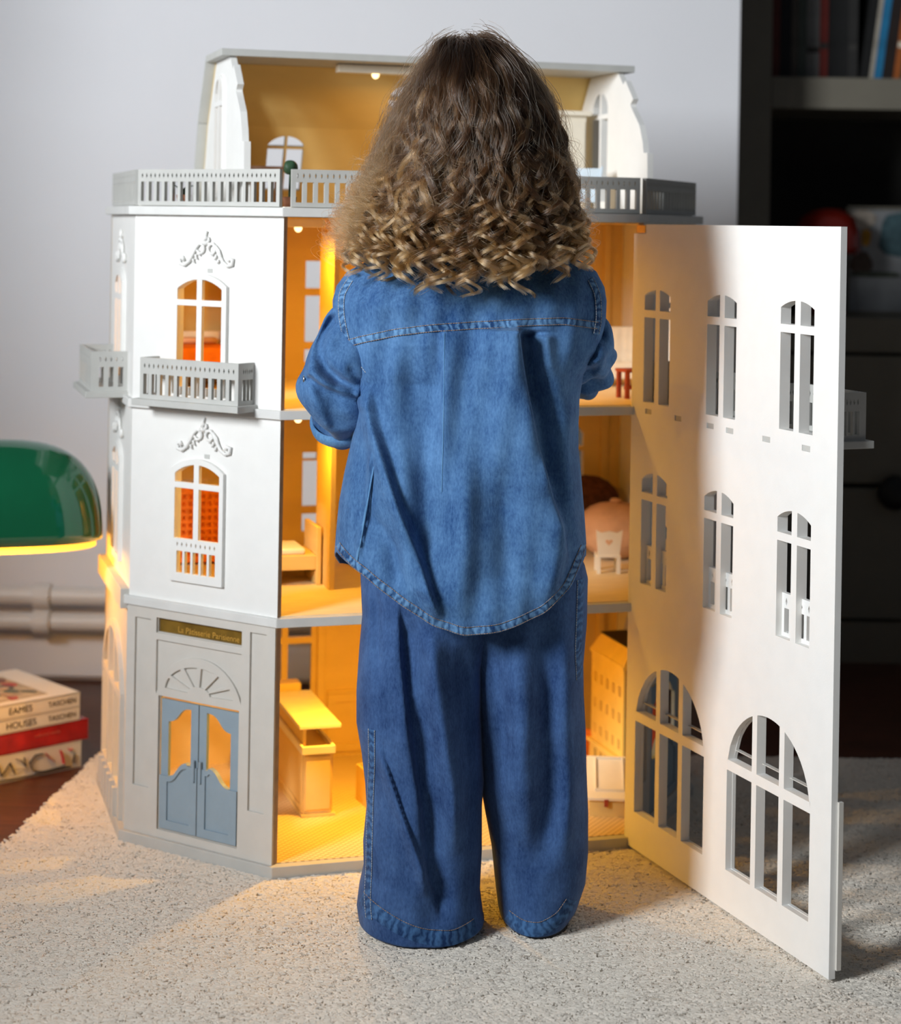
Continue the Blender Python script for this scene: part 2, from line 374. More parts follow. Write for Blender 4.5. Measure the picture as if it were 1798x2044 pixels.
def text(body, size, Mx, m, parent, name='lettering', ext=.0002):
    c = bpy.data.curves.new(name, 'FONT'); c.body = body; c.size = size; c.extrude = ext; c.align_x = 'LEFT'; c.materials.append(m)
    tmp = bpy.data.objects.new('tmp_text', c); C.objects.link(tmp); bpy.context.view_layer.update()
    me = bpy.data.meshes.new_from_object(tmp.evaluated_get(bpy.context.evaluated_depsgraph_get())); bpy.data.objects.remove(tmp); bpy.data.curves.remove(c); me.name = name
    o = bpy.data.objects.new(name, me); C.objects.link(o); o.parent = parent; o.matrix_basis = Mx; return o
def axes(o, x, y):                                              # matrix with local x,y axes
    x = Vector(x).normalized(); y = Vector(y).normalized(); z = x.cross(y)
    return Matrix(((x.x, y.x, z.x, o[0]), (x.y, y.y, z.y, o[1]), (x.z, y.z, z.z, o[2]), (0, 0, 0, 1)))
ex = fr_left(1, 0, 0)-fr_left(0, 0, 0)
text('La Pâtisserie Parisienne', .0115, axes(fr_left(.088, -.0022, .2965), ex, (0, 0, 1)), M['goldink'], gl)
# side walls
def side(sg):
    f = fr_side(sg); c = .335; h = .036
    for k, (z0, z1) in enumerate(((ZF[1], ZF[2]-SL), (ZF[2], ZF[3]-SL))):
        lo, sp, tp, bar = ((.375, .516, .529, .500), (.632, .768, .781, .749))[k]
        p = hb(MB().plate([rect(VA, VB, z0, z1), arch(c-h, c+h, lo, sp, tp)], -T, 0, f, 1, 0), 'side_panel', [M['white'], M['mdf']])
        MB().plate([trim_loops(c-h, c+h, lo, sp, tp)]+panes(c-h, c+h, lo+.002, sp, tp, bar, [c]), 0, .006, f).build('window_frame', M['white'], p)
        ornament(f, c, (.570, .823)[k], p)
        if k: balcony(f, .255, .415, .617, .052, p)
    p = hb(MB().plate([rect(VA, VB, ZF[0], ZF[1]-SL)]+panes(.245, .445, .055, .19, .262, .186, [.311, .379], .010, .010), -T, 0, f, 1, 0), 'side_panel', [M['stone'], M['mdf']])
    MB().plate([arch(.235, .455, .012, .19, .272)]+panes(.245, .445, .055, .19, .262, .186, [.311, .379], .010, .010), 0, .006, f).build('window_frame', M['stone'], p)
    MB().box(VA+.002, VB, 0, .012, .318, .346, M=f).build('cornice', M['stone'], p, bevel=.001)
    for v in (.262, .296, .330, .364, .398, .43):
        MB().box(v-.006, v+.006, .006, .012, .012, .052, M=f).build('plinth_block', M['stone'], p)
for sg in (-1, 1): side(sg)
# back
bl = [rect(-UA, UA, ZF[0], ZF[1]-SL), rect(-.235, -.150, .205, .232), rect(-.140, -.102, .205, .232), rect(-.235, -.150, .10, .195), rect(-.140, -.102, .10, .195)]
bl += panes(.20, .33, .10, .195, .23, .19, [.265])
hb(MB().plate(bl, 0, T, fr_back), 'back_panel', M['ply'])
bl = [rect(-UA, UA, ZF[1], ZF[2]-SL), rect(-.121, -.098, .487, .497)]+[rect(-.121, -.070, .412, .484), rect(-.121, -.070, .372, .400)]
bl += panes(.275, .353, .40, .52, .54, .495, [.314])
hb(MB().plate(bl, 0, T, fr_back), 'back_panel', M['ply'])
bl = [rect(-UA, UA, ZF[2], ZF[3]-SL), rect(-.121, -.070, .757, .800), rect(-.121, -.070, .672, .745), rect(-.121, -.07, .640, .660)]
hb(MB().plate(bl, 0, T, fr_back), 'back_panel', M['ply'])
for u in (-.087, .388):
    for k in range(3):
        hb(MB().box(u-.006, u+.006, VB-.014, VB-T, ZF[k]+.001, ZF[k+1]-SL-.002), 'wall_batten', M['ply'], bevel=.001)
hb(MB().plate([rect(-.075, .05, .02, .112), rect(-.062, .037, .033, .099)], 0, .003, lambda a, d, b: Vector((a, VB-T-d, b))), 'wainscot_frame', M['ply'])
hb(MB().box(-.075, .36, VB-.013, VB-T, .113, .118), 'dado_rail', M['ply'])
# partitions (their ends show beside the child)
for k in (1, 2):
    fz = ZF[k]+.0012; cz = ZF[k+1]-SL-.0015
    hb(MB().box(-.148, -.140, .165, .255, fz, cz), 'partition', M['ply'], bevel=.0006)
hb(MB().plate([rect(-.07, .02, ZF[1]+.002, ZF[1]+.16)]+[rect(-.062, .012, ZF[1]+.02+.018*i, ZF[1]+.03+.018*i) for i in range(7)], 0, .006, lambda a, d, b: Vector((a, .33+d, b))), 'slatted_screen', M['ply'])
# railings of the terrace
RZ = ZF[3]+.001; RH = .050
hb(MB().plate(rail_loops(OL-.012, RH, 17, 31, .006, .033, .004, RZ), -.006, 0, fr_left), 'terrace_railing', M['grey'])
hb(MB().plate(rail_loops(OL-.012, RH, 17, 31, .006, .033, .004, RZ), -.006, 0, fr_right), 'terrace_railing', M['grey'])
hb(MB().plate(rail_loops(2*UB-.016, RH, 33, 60, .006, .033, -UB+.010, RZ), .001, .007, lambda a, d, b: Vector((a, d, b))), 'terrace_railing', M['grey'])
for sg in (-1, 1):
    hb(MB().plate(rail_loops(VB-VA-.01, RH, 17, 32, .006, .033, VA+.006, RZ), -.006, 0, fr_side(sg)), 'terrace_railing', M['grey'])
# attic
AZ = ZF[3]+.001
prof = [(.066, AZ), (.070, .969), (.084, .9695), (.088, .985), (.102, 1.011), (.136, 1.040), (.1365, 1.043), (.127, 1.050), (.156, 1.077), (.158, 1.0795), (.166, 1.074), (.188, 1.093), (.30, 1.093), (.366, 1.004), (.412, AZ)]
for sg in (-1, 1):
    f = lambda a, d, b, sg=sg: Vector((sg*(.298-d), a, b))
    g = hb(MB().plate([prof]+panes(.227, .287, .900, 1.046, 1.066, 1.030, [.257], .007, .007), 0, .009, f), 'attic_gable', M['white'])
    MB().plate([trim_loops(.227, .287, .90, 1.046, 1.066, .006)]+panes(.227, .287, .900, 1.046, 1.066, 1.030, [.257], .007, .007), -.004, 0, f).build('window_frame', M['white'], g)
RO = .312
hb(MB().box(-RO, RO, .178, .312, 1.0935, 1.1035), 'roof_plate', M['grey'], bevel=.0006)
def slope(v0, z0, v1, z1, holes, nm):
    d = Vector((0, v1-v0, z1-z0)); L = d.length; d /= L; n = Vector((0, -d.z, d.y))
    if n.z < 0: n = -n
    def f(a, dd, b): p = Vector((0, v0, z0))+d*b+n*dd; return Vector((a, p.y, p.z))
    o = MB().plate([rect(-.2975, .2975, 0, L)]+holes(L), 0, .004, f).build(nm, M['ply'], house)
    MB().plate([rect(-RO, RO, 0, L)]+holes(L), .004, .010, f).build('roof_cladding', M['grey'], o); return L
def oval(cx, cz, rx, rz, n=10):
    out = []
    for qx in (-1, 1):
        for qz in (-1, 1):
            P = [(qx*.0022, qz*.002), ]
            for i in range(n+1):
                t = (math.pi/2)*i/n; x = max(.0022, rx*math.cos(t)); z = max(.002, rz*math.sin(t)); P.append((qx*x, qz*z))
            out.append([(cx+a, cz+b) for a, b in P])
    return out
slope(.306, 1.093, .368, 1.005, lambda L: oval(.004, L*.48, .030, .026), 'roof_slope')
def lowwin(L):
    o = []
    for c in (-.176, .004, .176):
        o += _flip(panes(c-.028, c+.028, .030, .104, .118, .099, [c], .0032, .003), L)
    return o
def _flip(loops, L): return [[(x, L-b) for x, b in lp] for lp in loops]
slope(.368, 1.005, .414, AZ, lowwin, 'roof_slope')
def lampbar(u, v, z, L, bulbs, power, inward=True):
    b = hb(MB().box(u-L/2, u+L/2, v-.010, v+.010, z-.012, z), 'lamp_bar', M['cream'], bevel=.001)
    for q in bulbs:
        MB().lathe([(.0055, 0), (.0058, -.002), (.0045, -.005), (.0022, -.0068), (.0006, -.0072)], (u+q, v, z-.012), 12).build('bulb', M['bulb'], b, smooth=True, label='small glowing bulb')
        downlight('bulb_light', (u+q, v, z-.0215), power*.62, house)
lampbar(-.052, .235, 1.0925, .16, [-.022, .05], .17)
lampbar(-.20, .17, ZF[3]-SL-.002, .075, [0.0], .95); lampbar(.08, .20, ZF[3]-SL-.002, .10, [-.02, .02], .50)
lampbar(-.20, .15, ZF[2]-SL-.002, .075, [0.0], .95); lampbar(.09, .19, ZF[2]-SL-.002, .10, [-.02, .02], .24)
lampbar(-.12, .13, ZF[1]-SL-.002, .075, [0.0], 2.9); lampbar(.12, .20, ZF[1]-SL-.002, .10, [-.02, .02], .24)
# hinged facade, opened outwards
S0, S1 = -.004, .503
lp = [[(S0, .002), (S1, .002), (S1, .866), (.031, .866), (.031, .853), (S0, .853)]]; Wc = (.067, .239, .4150); hw = .0365; AC = (.1175, .3645); ah = .0945
for c in Wc: lp += panes(c-hw, c+hw, .621, .768, .777, .743, [c+.001], .012, .010)
for c in Wc: lp += panes(c-hw, c+hw, .371, .515, .526, .492, [c+.001], .012, .010)
for c in AC: lp += panes(c-ah, c+ah, .053, .187, .268, .186, [c-.030, c+.032], .011, .013)
for s, z in ((.046, .609), (.129, .608), (.214, .607), (.263, .606), (.350, .605), (.438, .604)): lp.append(rect(s-.009, s+.009, z-.0035, z+.0035))
door = hb(MB().plate(lp, 0, .0085, fr_door), 'hinged_facade', M['white'], label='white facade panel with arched windows, swung open')
for s, z in ((.046, .609), (.129, .608), (.214, .607), (.263, .606), (.350, .605), (.438, .604)):
    MB().box(s-.0088, s+.0088, .0012, .0085, z-.0033, z+.0033, M=fr_door).build('slot_plug', M['grey'], door)
for c in Wc:
    MB().plate([trim_loops(c-hw, c+hw, .621, .768, .777)]+panes(c-hw, c+hw, .621, .768, .777, .743, [c+.001], .012, .010), .0085, .0145, fr_door).build('window_frame', M['white'], door)
    fl = [trim_loops(c-hw, c+hw, .371, .515, .526)]+panes(c-hw, c+hw, .423, .515, .526, .492, [c+.001], .012, .010)
    for q in (-.027, -.011, .006, .022):
        fl.append(rect(c+q-.0045, c+q+.0055, .376, .405)); fl.append([(c+q-.002, .413), (c+q, .408), (c+q+.002, .413), (c+q, .418)])
    MB().plate(fl, .0085, .0145, fr_door).build('window_frame', M['white'], door)
MB().plate([rect(S0, S1+.003, .012, .205), rect(AC[0]-ah-.001, AC[0]+ah+.001, .0525, .204), rect(AC[1]-ah-.001, AC[1]+ah+.001, .0525, .204)], .0085, .0145, fr_door).build('plinth_board', M['stone'], door)
for c in AC:
    MB().plate([arch(c-ah, c+ah, .0525, .187, .268)]+panes(c-ah+.0005, c+ah-.0005, .0535, .187, .2675, .186, [c-.030, c+.032], .011, .013), .0085, .013, fr_door).build('window_bars', M['white'], door)
def fr_doorout(s, d, z): return fr_door(s, d+.0145, z)
for a, b in ((.01, .125), (.172, .306), (.348, .4825)): balcony(fr_doorout, a, b, .617, .038, door)
for z in (.8595, ):
    MB().box(.004, .029, -.0005, .004, z-.0055, z+.0055, M=fr_door).build('hinge', M['steel'] if z < .8 else M['brass'], door, bevel=.0005)
# ------------------------------------------------------------------ toy furniture inside the house (each its own thing, placed in the house frame)
HM = Matrix.Translation(HO) @ Matrix.Rotation(HA, 4, 'Z')
def inhouse(name, label, cat, u, v, z, rot=0.0, group=None):
    p = HM @ Vector((u, v, z)); return thing(name, label, cat, p, HA+rot, group)
Z0, Z1, Z2, Z3 = ZF[0]+.0011, ZF[1]+.0013, ZF[2]+.0013, ZF[3]+.0011
# shop counter with raised serving board
t = inhouse('shop_counter', 'long toy shop counter with raised serving board on the ground floor', 'counter', -.156, .30, Z0)
MB().box(-.0205, .0205, -.118, .118, .004, .094).build('body', M['ply'], t, bevel=.0008)
MB().box(-.0235, .0265, -.121, .121, 0, .004).build('plinth', M['ply'], t, bevel=.0006)
mb = MB(); mb.plate([[(-.0245, -.123), (.0245, -.123), (.0245, .123), (-.0245, .123)], [(-.020, -.117), (.020, -.117), (.020, .117), (-.020, .117)]], .090, .101, lambda a, d, b: Vector((a, b, d)))
mb.build('counter_rim', M['cream'], t, bevel=.0006)
for a in (-.0207, .0207): MB().plate([rect(-.116, .116, .006, .088), rect(-.104, .104, .014, .080)], 0, .0018 if a > 0 else -.0018, lambda y, d, z, a=a: Vector((a+d, y, z))).build('side_panel', M['ply'], t)
MB().box(-.018, .018, -.1205, -.118, .010, .086).build('end_panel', M['ply'], t, bevel=.0006)
MB().box(-.020, -.015, -.105, .10, .094, .124).build('board_support', M['ply'], t)
MB().box(-.027, .034, -.116, .085, .124, .130).build('serving_board', M['cream'], t, bevel=.001)
MB().box(-.03, .02, .09, .118, .124, .140).build('back_ledge', M['ply'], t, bevel=.001)
# low box by the child's leg
t = inhouse('toy_crate', 'low pale toy crate on the shop floor beside the trouser leg', 'crate', -.062, .22, Z0, .1)
MB().plate([rect(-.018, .018, -.03, .03), rect(-.015, .015, -.027, .027)], .004, .052, lambda a, d, b: Vector((a, b, d))).build('walls', M['ply'], t, bevel=.0006)
MB().box(-.018, .018, -.03, .03, 0, .004).build('bottom', M['ply'], t)
# toy town house
t = inhouse('toy_town_house', 'small yellow toy town house with rows of windows, right ground floor room', 'toy house', .350, .255, Z0, 0)
f = lambda v, d, z: Vector((-.031-d, v, z))
wl = [rect(-.066, .066, .048, .182)]
for i in range(5):
    for k in range(3):
        c = -.050+.025*i; z = (.066, .106, .146)[k]; wl += [rect(c-.005, c-.0012, z-.008, z+.008), rect(c+.0012, c+.005, z-.008, z+.008)]
MB().plate(wl, 0, .004, f).build('front_wall', M['yellow'], t)
MB().box(-.0305, .03, -.064, .064, .04, .182).build('core', M['redwood'], t)
MB().plate([rect(-.068, .068, 0, .044)]+[rect(-.058+.023*i, -.044+.023*i, .008, .036) for i in range(5)], -.002, .006, f).build('ground_storey', M['yellow'], t)
MB().box(-.044, .034, -.072, .072, .044, .049).build('cornice', M['yellow'], t, bevel=.0006)
MB().box(-.0375, .034, -.070, .070, .182, .187).build('cornice', M['yellow'], t, bevel=.0006)
mb = MB(); mb.add([(-.036, -.069, .187), (-.036, .069, .187), (.034, .069, .187), (.034, -.069, .187), (-.022, -.060, .211), (-.022, .060, .211), (.02, .060, .211), (.02, -.060, .211)], [(3,2,1,0), (4,5,6,7), (0,1,5,4), (1,2,6,5), (2,3,7,6), (3,0,4,7)]); mb.build('mansard_roof', M['yellow'], t)
MB().box(-.0225, .0205, -.061, .061, .2108, .2135).build('roof_cap', M['black'], t)
# orange bin
t = inhouse('toy_bin', 'small orange toy bin standing behind the yellow toy town house', 'bin', .309, .335, Z0)
MB().lathe([(.012, .001), (.016, .046), (.018, .046), (.018, .052), (.0145, .052), (.0115, .004)], (0, 0, 0), 18).build('bucket', M['orange'], t, smooth=True)
MB().lathe([(.0125, .0), (.0135, .003)], (0, 0, 0), 18).build('foot_ring', M['orange'], t)
# white sloping display board, right front
t = inhouse('display_stand', 'cream toy display stand with a sloping tray, front right of ground floor', 'stand', .268, .105, Z0, -.35)
sl = lambda a, d, b: Vector((a, -.036+b*.86, .024+b*.45+d))
MB().plate([rect(-.040, .040, 0, .088)], 0, .004, sl).build('tray_board', M['cream'], t, bevel=.0005)
MB().plate([rect(-.028, .014, .014, .082), rect(-.026, .012, .016, .080)], .004, .0075, sl).build('tray_border', M['cream'], t)
for y in (-.028, .022):
    MB().box(-.036, .036, y-.003, y+.003, 0, .026+(y+.036)*.5).build('leg_board', M['ply'], t)
for x in (-.012, .018, .032): MB().box(x-.003, x+.003, -.0375, -.030, .016, .026).build('slot_plug', M['redwood'], t)
# mid floor left: bench and tall side
t = inhouse('toy_bench', 'pale wooden toy bench with cushion on the middle floor, left', 'bench', -.182, .235, Z1)
MB().box(-.036, .024, -.03, .05, .022, .043).build('seat_box', M['ply'], t, bevel=.001)
MB().box(-.033, .010, -.022, .05, .043, .052).build('cushion', M['cream'], t, bevel=.003)
MB().box(.024, .031, -.032, .052, 0, .083).build('side_board', M['ply'], t, bevel=.001)
MB().box(-.043, -.036, -.03, .052, 0, .05).build('side_board', M['ply'], t, bevel=.001)
MB().box(-.036, .024, .044, .05, 0, .022).build('back_board', M['ply'], t)
# cane cabinet seen through the middle window
t = inhouse('toy_cabinet', 'orange toy cabinet with woven cane door seen through the middle window', 'cabinet', -.290, .415, Z1)
MB().box(-.042, .042, -.016, .030, .004, .118).build('carcass', M['orange'], t, bevel=.001)
cl = [rect(-.042, .042, .004, .118)]
for i in range(7):
    for k in range(9): cl.append(rect(-.033+.0096*i, -.033+.0096*i+.0058, .014+.0108*k, .014+.0108*k+.0062))
MB().plate(cl, -.020, -.0165, lambda a, d, b: Vector((a, d, b))).build('cane_door', M['orange'], t)
for x in (-.036, .036):
    for y in (-.010, .024): MB().box(x-.003, x+.003, y-.003, y+.003, 0, .004).build('foot', M['redwood'], t)
MB().box(-.044, .044, -.021, .031, .118, .122).build('top', M['cream'], t, bevel=.0006)
# orange bed and shelf seen through the upper window
t = inhouse('toy_bed', 'orange covered toy bed seen through the upper left window', 'bed', -.315, .36, Z2)
MB().box(-.06, .055, -.05, .07, .018, .030).build('bed_frame', M['ply'], t, bevel=.001)
MB().box(-.058, .053, -.048, .068, .030, .060).build('mattress', M['orange'], t, bevel=.006)
MB().box(-.062, .057, .07, .077, 0, .078).build('headboard', M['cream'], t, bevel=.001)
MB().box(-.045, .045, .045, .068, .0605, .070).build('pillow', M['pink'], t, bevel=.005)
for x in (-.055, .05): MB().box(x-.003, x+.003, -.047, -.041, 0, .018).build('leg', M['ply'], t)
# wardrobes (tall) left rooms
t = inhouse('toy_wardrobe', 'tall pale wooden toy wardrobe in the upper left room', 'wardrobe', -.228, .405, Z2)
MB().box(-.024, .024, -.030, .035, .004, .19).build('carcass', M['ply'], t, bevel=.001)
for s in (-1, 1):
    d = MB().box(min(s*.001, s*.023), max(s*.001, s*.023), -.0345, -.0305, .010, .185).build('door', M['ply'], t, bevel=.0006)
    MB().lathe([(.0018, 0), (.0022, .003)], (s*.005, -.0362, .10), 8).build('knob', M['steel'], d)
MB().box(-.027, .027, -.036, .036, .19, .196).build('cornice', M['ply'], t, bevel=.0006)
MB().box(-.022, .022, -.028, .033, 0, .004).build('plinth', M['redwood'], t)
t = inhouse('toy_lamp', 'small wooden toy floor lamp in the middle left room', 'lamp', -.236, .33, Z1)
MB().lathe([(.011, 0), (.011, .003), (.003, .005)], (0, 0, 0), 14).build('base', M['redwood'], t)
MB().tube([(0, 0, .004), (0, 0, .09)], .0022, 8).build('pole', M['redwood'], t)
MB().lathe([(.013, .085), (.009, .115), (.0075, .115), (.0115, .085)], (0, 0, 0), 16, cap=False).build('shade', M['orange'], t, smooth=True)
# middle floor right: white chair with heart, pink beanbag, brown plush
t = inhouse('toy_chair', 'white toy chair with a heart cut in its backrest, middle right room', 'chair', .296, .216, Z1, -.25)
hs = [(.0058*math.sin(a)**3*1.0, .0015+(.0058*(13*math.cos(a)-5*math.cos(2*a)-2*math.cos(3*a)-math.cos(4*a))/16)) for a in np.linspace(0, 2*math.pi, 22)[:-1]]
f = lambda a, d, b: Vector((a, -.016+d-.10*(b-.02), b))
MB().plate([[(-.016, .024), (.016, .024), (.020, .066), (.012, .062), (0, .0645), (-.012, .062), (-.020, .066)], [(x, z+.046) for x, z in hs]], 0, .003, f).build('backrest', M['cream'], t, bevel=.0004)
MB().box(-.018, .018, -.018, .018, .024, .0275).build('seat', M['cream'], t, bevel=.0006)
for x in (-.015, .015):
    for y in (-.015, .015): MB().box(x-.0026, x+.0026, y-.0026, y+.0026, 0, .024).build('leg', M['cream'], t)
def blob(rx, ry, rz, nz=10, n=20, wob=.06, seed=1, zb=0.0, p=.8):
    r2 = np.random.default_rng(seed); ph = r2.uniform(0, 6, 4); P = []
    for i in range(nz+1):
        th = math.pi*i/nz; row = []
        for j in range(n):
            q = 2*math.pi*j/n; k = 1+wob*math.sin(3*q+ph[0]+2*th)+wob*.6*math.sin(5*q+ph[1])
            row.append((rx*k*math.sin(th)**p*math.cos(q), ry*k*math.sin(th)**p*math.sin(q), zb+rz*(1-math.cos(th))/1.0*.5*2*.5))
        P.append(row)
    return MB().grid(P, True)
t = inhouse('toy_beanbag', 'dusty pink rounded toy beanbag behind the white heart chair', 'beanbag', .352, .325, Z1)
blob(.060, .055, .088, seed=3).build('bag', M['pink'], t, smooth=True)
blob(.010, .010, .008, seed=4, zb=.0865).build('tuft_button', M['pink'], t, smooth=True)
t = inhouse('plush_throw', 'dark brown plush toy throw heaped behind the pink beanbag', 'throw', .340, .428, Z1)
blob(.060, .026, .118, seed=5, wob=.09).build('heap', M['brown'], t, smooth=True)
blob(.05, .012, .03, seed=8, wob=.12, zb=.0).build('fold', M['brown'], t, smooth=True)
# upper right: tufted bed, red stool
t = inhouse('toy_sofa', 'cream button-tufted toy sofa in the upper right room', 'sofa', .345, .30, Z2, .0)
MB().box(-.052, .055, -.022, .040, .012, .038).build('seat', M['cream'], t, bevel=.003)
P = [[(-.055+.11*i/22, .0, .036+.056*k/10) for i in range(23)] for k in range(11)]
A = np.array(P); A[:, :, 1] = -.004-.0035*np.abs(np.sin(A[:, :, 0]*math.pi/.0125))*np.abs(np.sin((A[:, :, 2]-.036)*math.pi/.0185+.3)); mb = MB().grid(A); B = A.copy(); B[:, :, 1] = .012; mb.grid(B)
mb.build('tufted_back', M['cream'], t, smooth=True, fix=True)
for x in (-.056, .056): MB().box(x-.005, x+.005, -.024, .040, 0, .056).build('armrest', M['cream'], t, bevel=.002)
for x in (-.04, .04): MB().box(x-.004, x+.004, -.018, -.010, 0, .012).build('foot', M['redwood'], t)
t = inhouse('toy_stool', 'red-brown wooden toy stool in front of the cream toy sofa', 'stool', .285, .105, Z2, .15)
MB().box(-.019, .019, -.016, .016, .038, .0425).build('seat', M['redwood'], t, bevel=.0008)
for x in (-.0145, .0145):
    for y in (-.012, .012): MB().box(x-.0028, x+.0028, y-.0028, y+.0028, 0, .038).build('leg', M['redwood'], t)
MB().box(-.012, .012, -.0015, .0015, .012, .018).build('stretcher', M['redwood'], t)
# attic: wardrobe, blue deckchair, table, potted tree
t = inhouse('attic_wardrobe', 'tall white toy wardrobe in the attic behind the curls', 'wardrobe', .250, .296, Z3)
MB().box(-.030, .020, -.03, .024, .004, .150).build('carcass', M['cream'], t, bevel=.001)
d = MB().box(-.026, .0165, -.034, -.0305, .012, .142).build('door', M['cream'], t, bevel=.0006)
MB().lathe([(.0018, 0), (.0022, .003)], (-.02, -.0358, .08), 8).build('knob', M['steel'], d)
MB().box(-.034, .025, -.038, .028, .150, .1575).build('cornice', M['cream'], t, bevel=.001)
MB().box(-.028, .018, -.028, .022, 0, .004).build('plinth', M['cream'], t)
t = inhouse('toy_deckchair', 'pale blue toy deckchair on the terrace below the right gable window', 'deckchair', .232, .165, Z3, -.5)
MB().plate([rect(-.020, .020, 0, .062)], 0, .002, lambda a, d, b: Vector((a, -.012+b*.55+d, .016+b*.83))).build('sling', M['paleblue'], t)
MB().box(-.020, .020, -.036, -.010, .016, .0185).build('seat', M['paleblue'], t)
for x in (-.021, .021):
    MB().tube([(x, -.036, .0022), (x, .022, .070)], .0018, 6).build('frame_bar', M['paleblue'], t); MB().tube([(x, .014, .0022), (x, -.036, .020)], .0018, 6).build('frame_bar', M['paleblue'], t)
t = inhouse('attic_table', 'low brown toy table under the left attic window', 'table', -.222, .345, Z3)
MB().box(-.060, .034, -.02, .024, .058, .063).build('table_top', M['dullwood'], t, bevel=.0008)
for x in (-.055, .029):
    for y in (-.016, .02): MB().box(x-.0025, x+.0025, y-.0025, y+.0025, 0, .058).build('leg', M['dullwood'], t)
t = inhouse('potted_tree', 'tiny dark toy topiary tree behind the gap in the terrace railing', 'plant', -.235, .066, Z3)
MB().lathe([(.008, 0), (.010, .014), (.0085, .014), (.008, .011)], (0, 0, 0), 14).build('pot', M['terracotta'], t, smooth=True)
MB().tube([(0, 0, .012), (.001, 0, .05)], .0024, 7).build('trunk', M['leaf'], t)
blob(.0095, .0095, .020, seed=9, wob=.1, zb=.044).build('crown', M['leaf'], t, smooth=True)
def fern(u, v, lab, n, h, seed):
    t = inhouse('potted_fern', lab, 'plant', u, v, Z3); r2 = np.random.default_rng(seed)
    MB().lathe([(.008, 0), (.0105, .015), (.009, .015), (.0085, .012)], (0, 0, 0), 14).build('pot', M['terracotta'], t, smooth=True)
    for i in range(n):
        q = i*2.4+r2.uniform(0, .5); R = r2.uniform(.010, .020); hh = h*r2.uniform(.6, 1); ax = Vector((math.cos(q), math.sin(q), 0)); sd = Vector((-ax.y, ax.x, 0)); P = []
        for k in range(6):
            s = k/5; c = ax*R*s+Vector((0, 0, .012+hh*(1.5*s-.7*s*s))); wd = .0035*math.sin(math.pi*(.08+.9*s)); P.append([c-sd*wd, c+Vector((0, 0, .0008)), c+sd*wd])
        MB().grid(P).build('leaf', M['leaf'], t, smooth=True)
fern(-.366, .150, 'toy fern in a clay pot at the far left of the terrace', 9, .022, 3)
# ------------------------------------------------------------------ bookcase in the alcove
BY = 3.80
def bx(px): return at(px, 600, BY).x
def bz(py): return at(1700, py, BY).z
X0, X1, X2 = bx(1466), bx(1533), 2.3
zt = 1.75
case = thing('bookcase', 'dark taupe built-in bookcase with drawers in the alcove on the right', 'bookcase', (X0, BY, -.014))
def kb(mb, name, m=M['taupe'], parent=case, **k): return mb.build(name, m, parent, world=True, **k)
kb(MB().box(X0, X1, BY, BY+.022, -.014, zt), 'stile', bevel=.002)
kb(MB().box(X0+.0, X0+.02, BY+.022, BY+.40, -.014, zt), 'side_panel')
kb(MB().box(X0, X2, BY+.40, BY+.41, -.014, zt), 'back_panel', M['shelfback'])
zs = [(bz(218), bz(155)), (bz(705)+.002, bz(634))]
for a, b in zs: kb(MB().box(X1+.0005, X2, BY+.001, BY+.40, a, b), 'shelf', bevel=.002)
z1 = [(bz(968), bz(707)), (bz(1238), bz(972))]
for a, b in z1:
    d = kb(MB().box(X1+.002, X2, BY+.002, BY+.022, a+.003, b-.003), 'drawer_front', bevel=.002)
zk = at(1778, 980, BY).z; xk = at(1780, 980, BY).x
kn = kb(MB().box(X1, X2, BY+.004, BY+.02, -.014, bz(1242)), 'plinth')
kb(MB().box(X1+.001, X2, BY+.022, BY+.40, bz(1300), bz(1290)), 'bottom_board')
kd = MB(); kd.lathe([(.012, 0), (.014, .014), (.032, .020), (.036, .030), (.030, .042), (.012, .047)], (0, 0, 0), 20)
k = kd.build('drawer_knob', M['black'], case, smooth=True, label='round black knob'); k.matrix_basis = wmat(case).inverted() @ Matrix.Translation((xk, BY+.002, zk)) @ Matrix.Rotation(math.pi/2, 4, 'X')
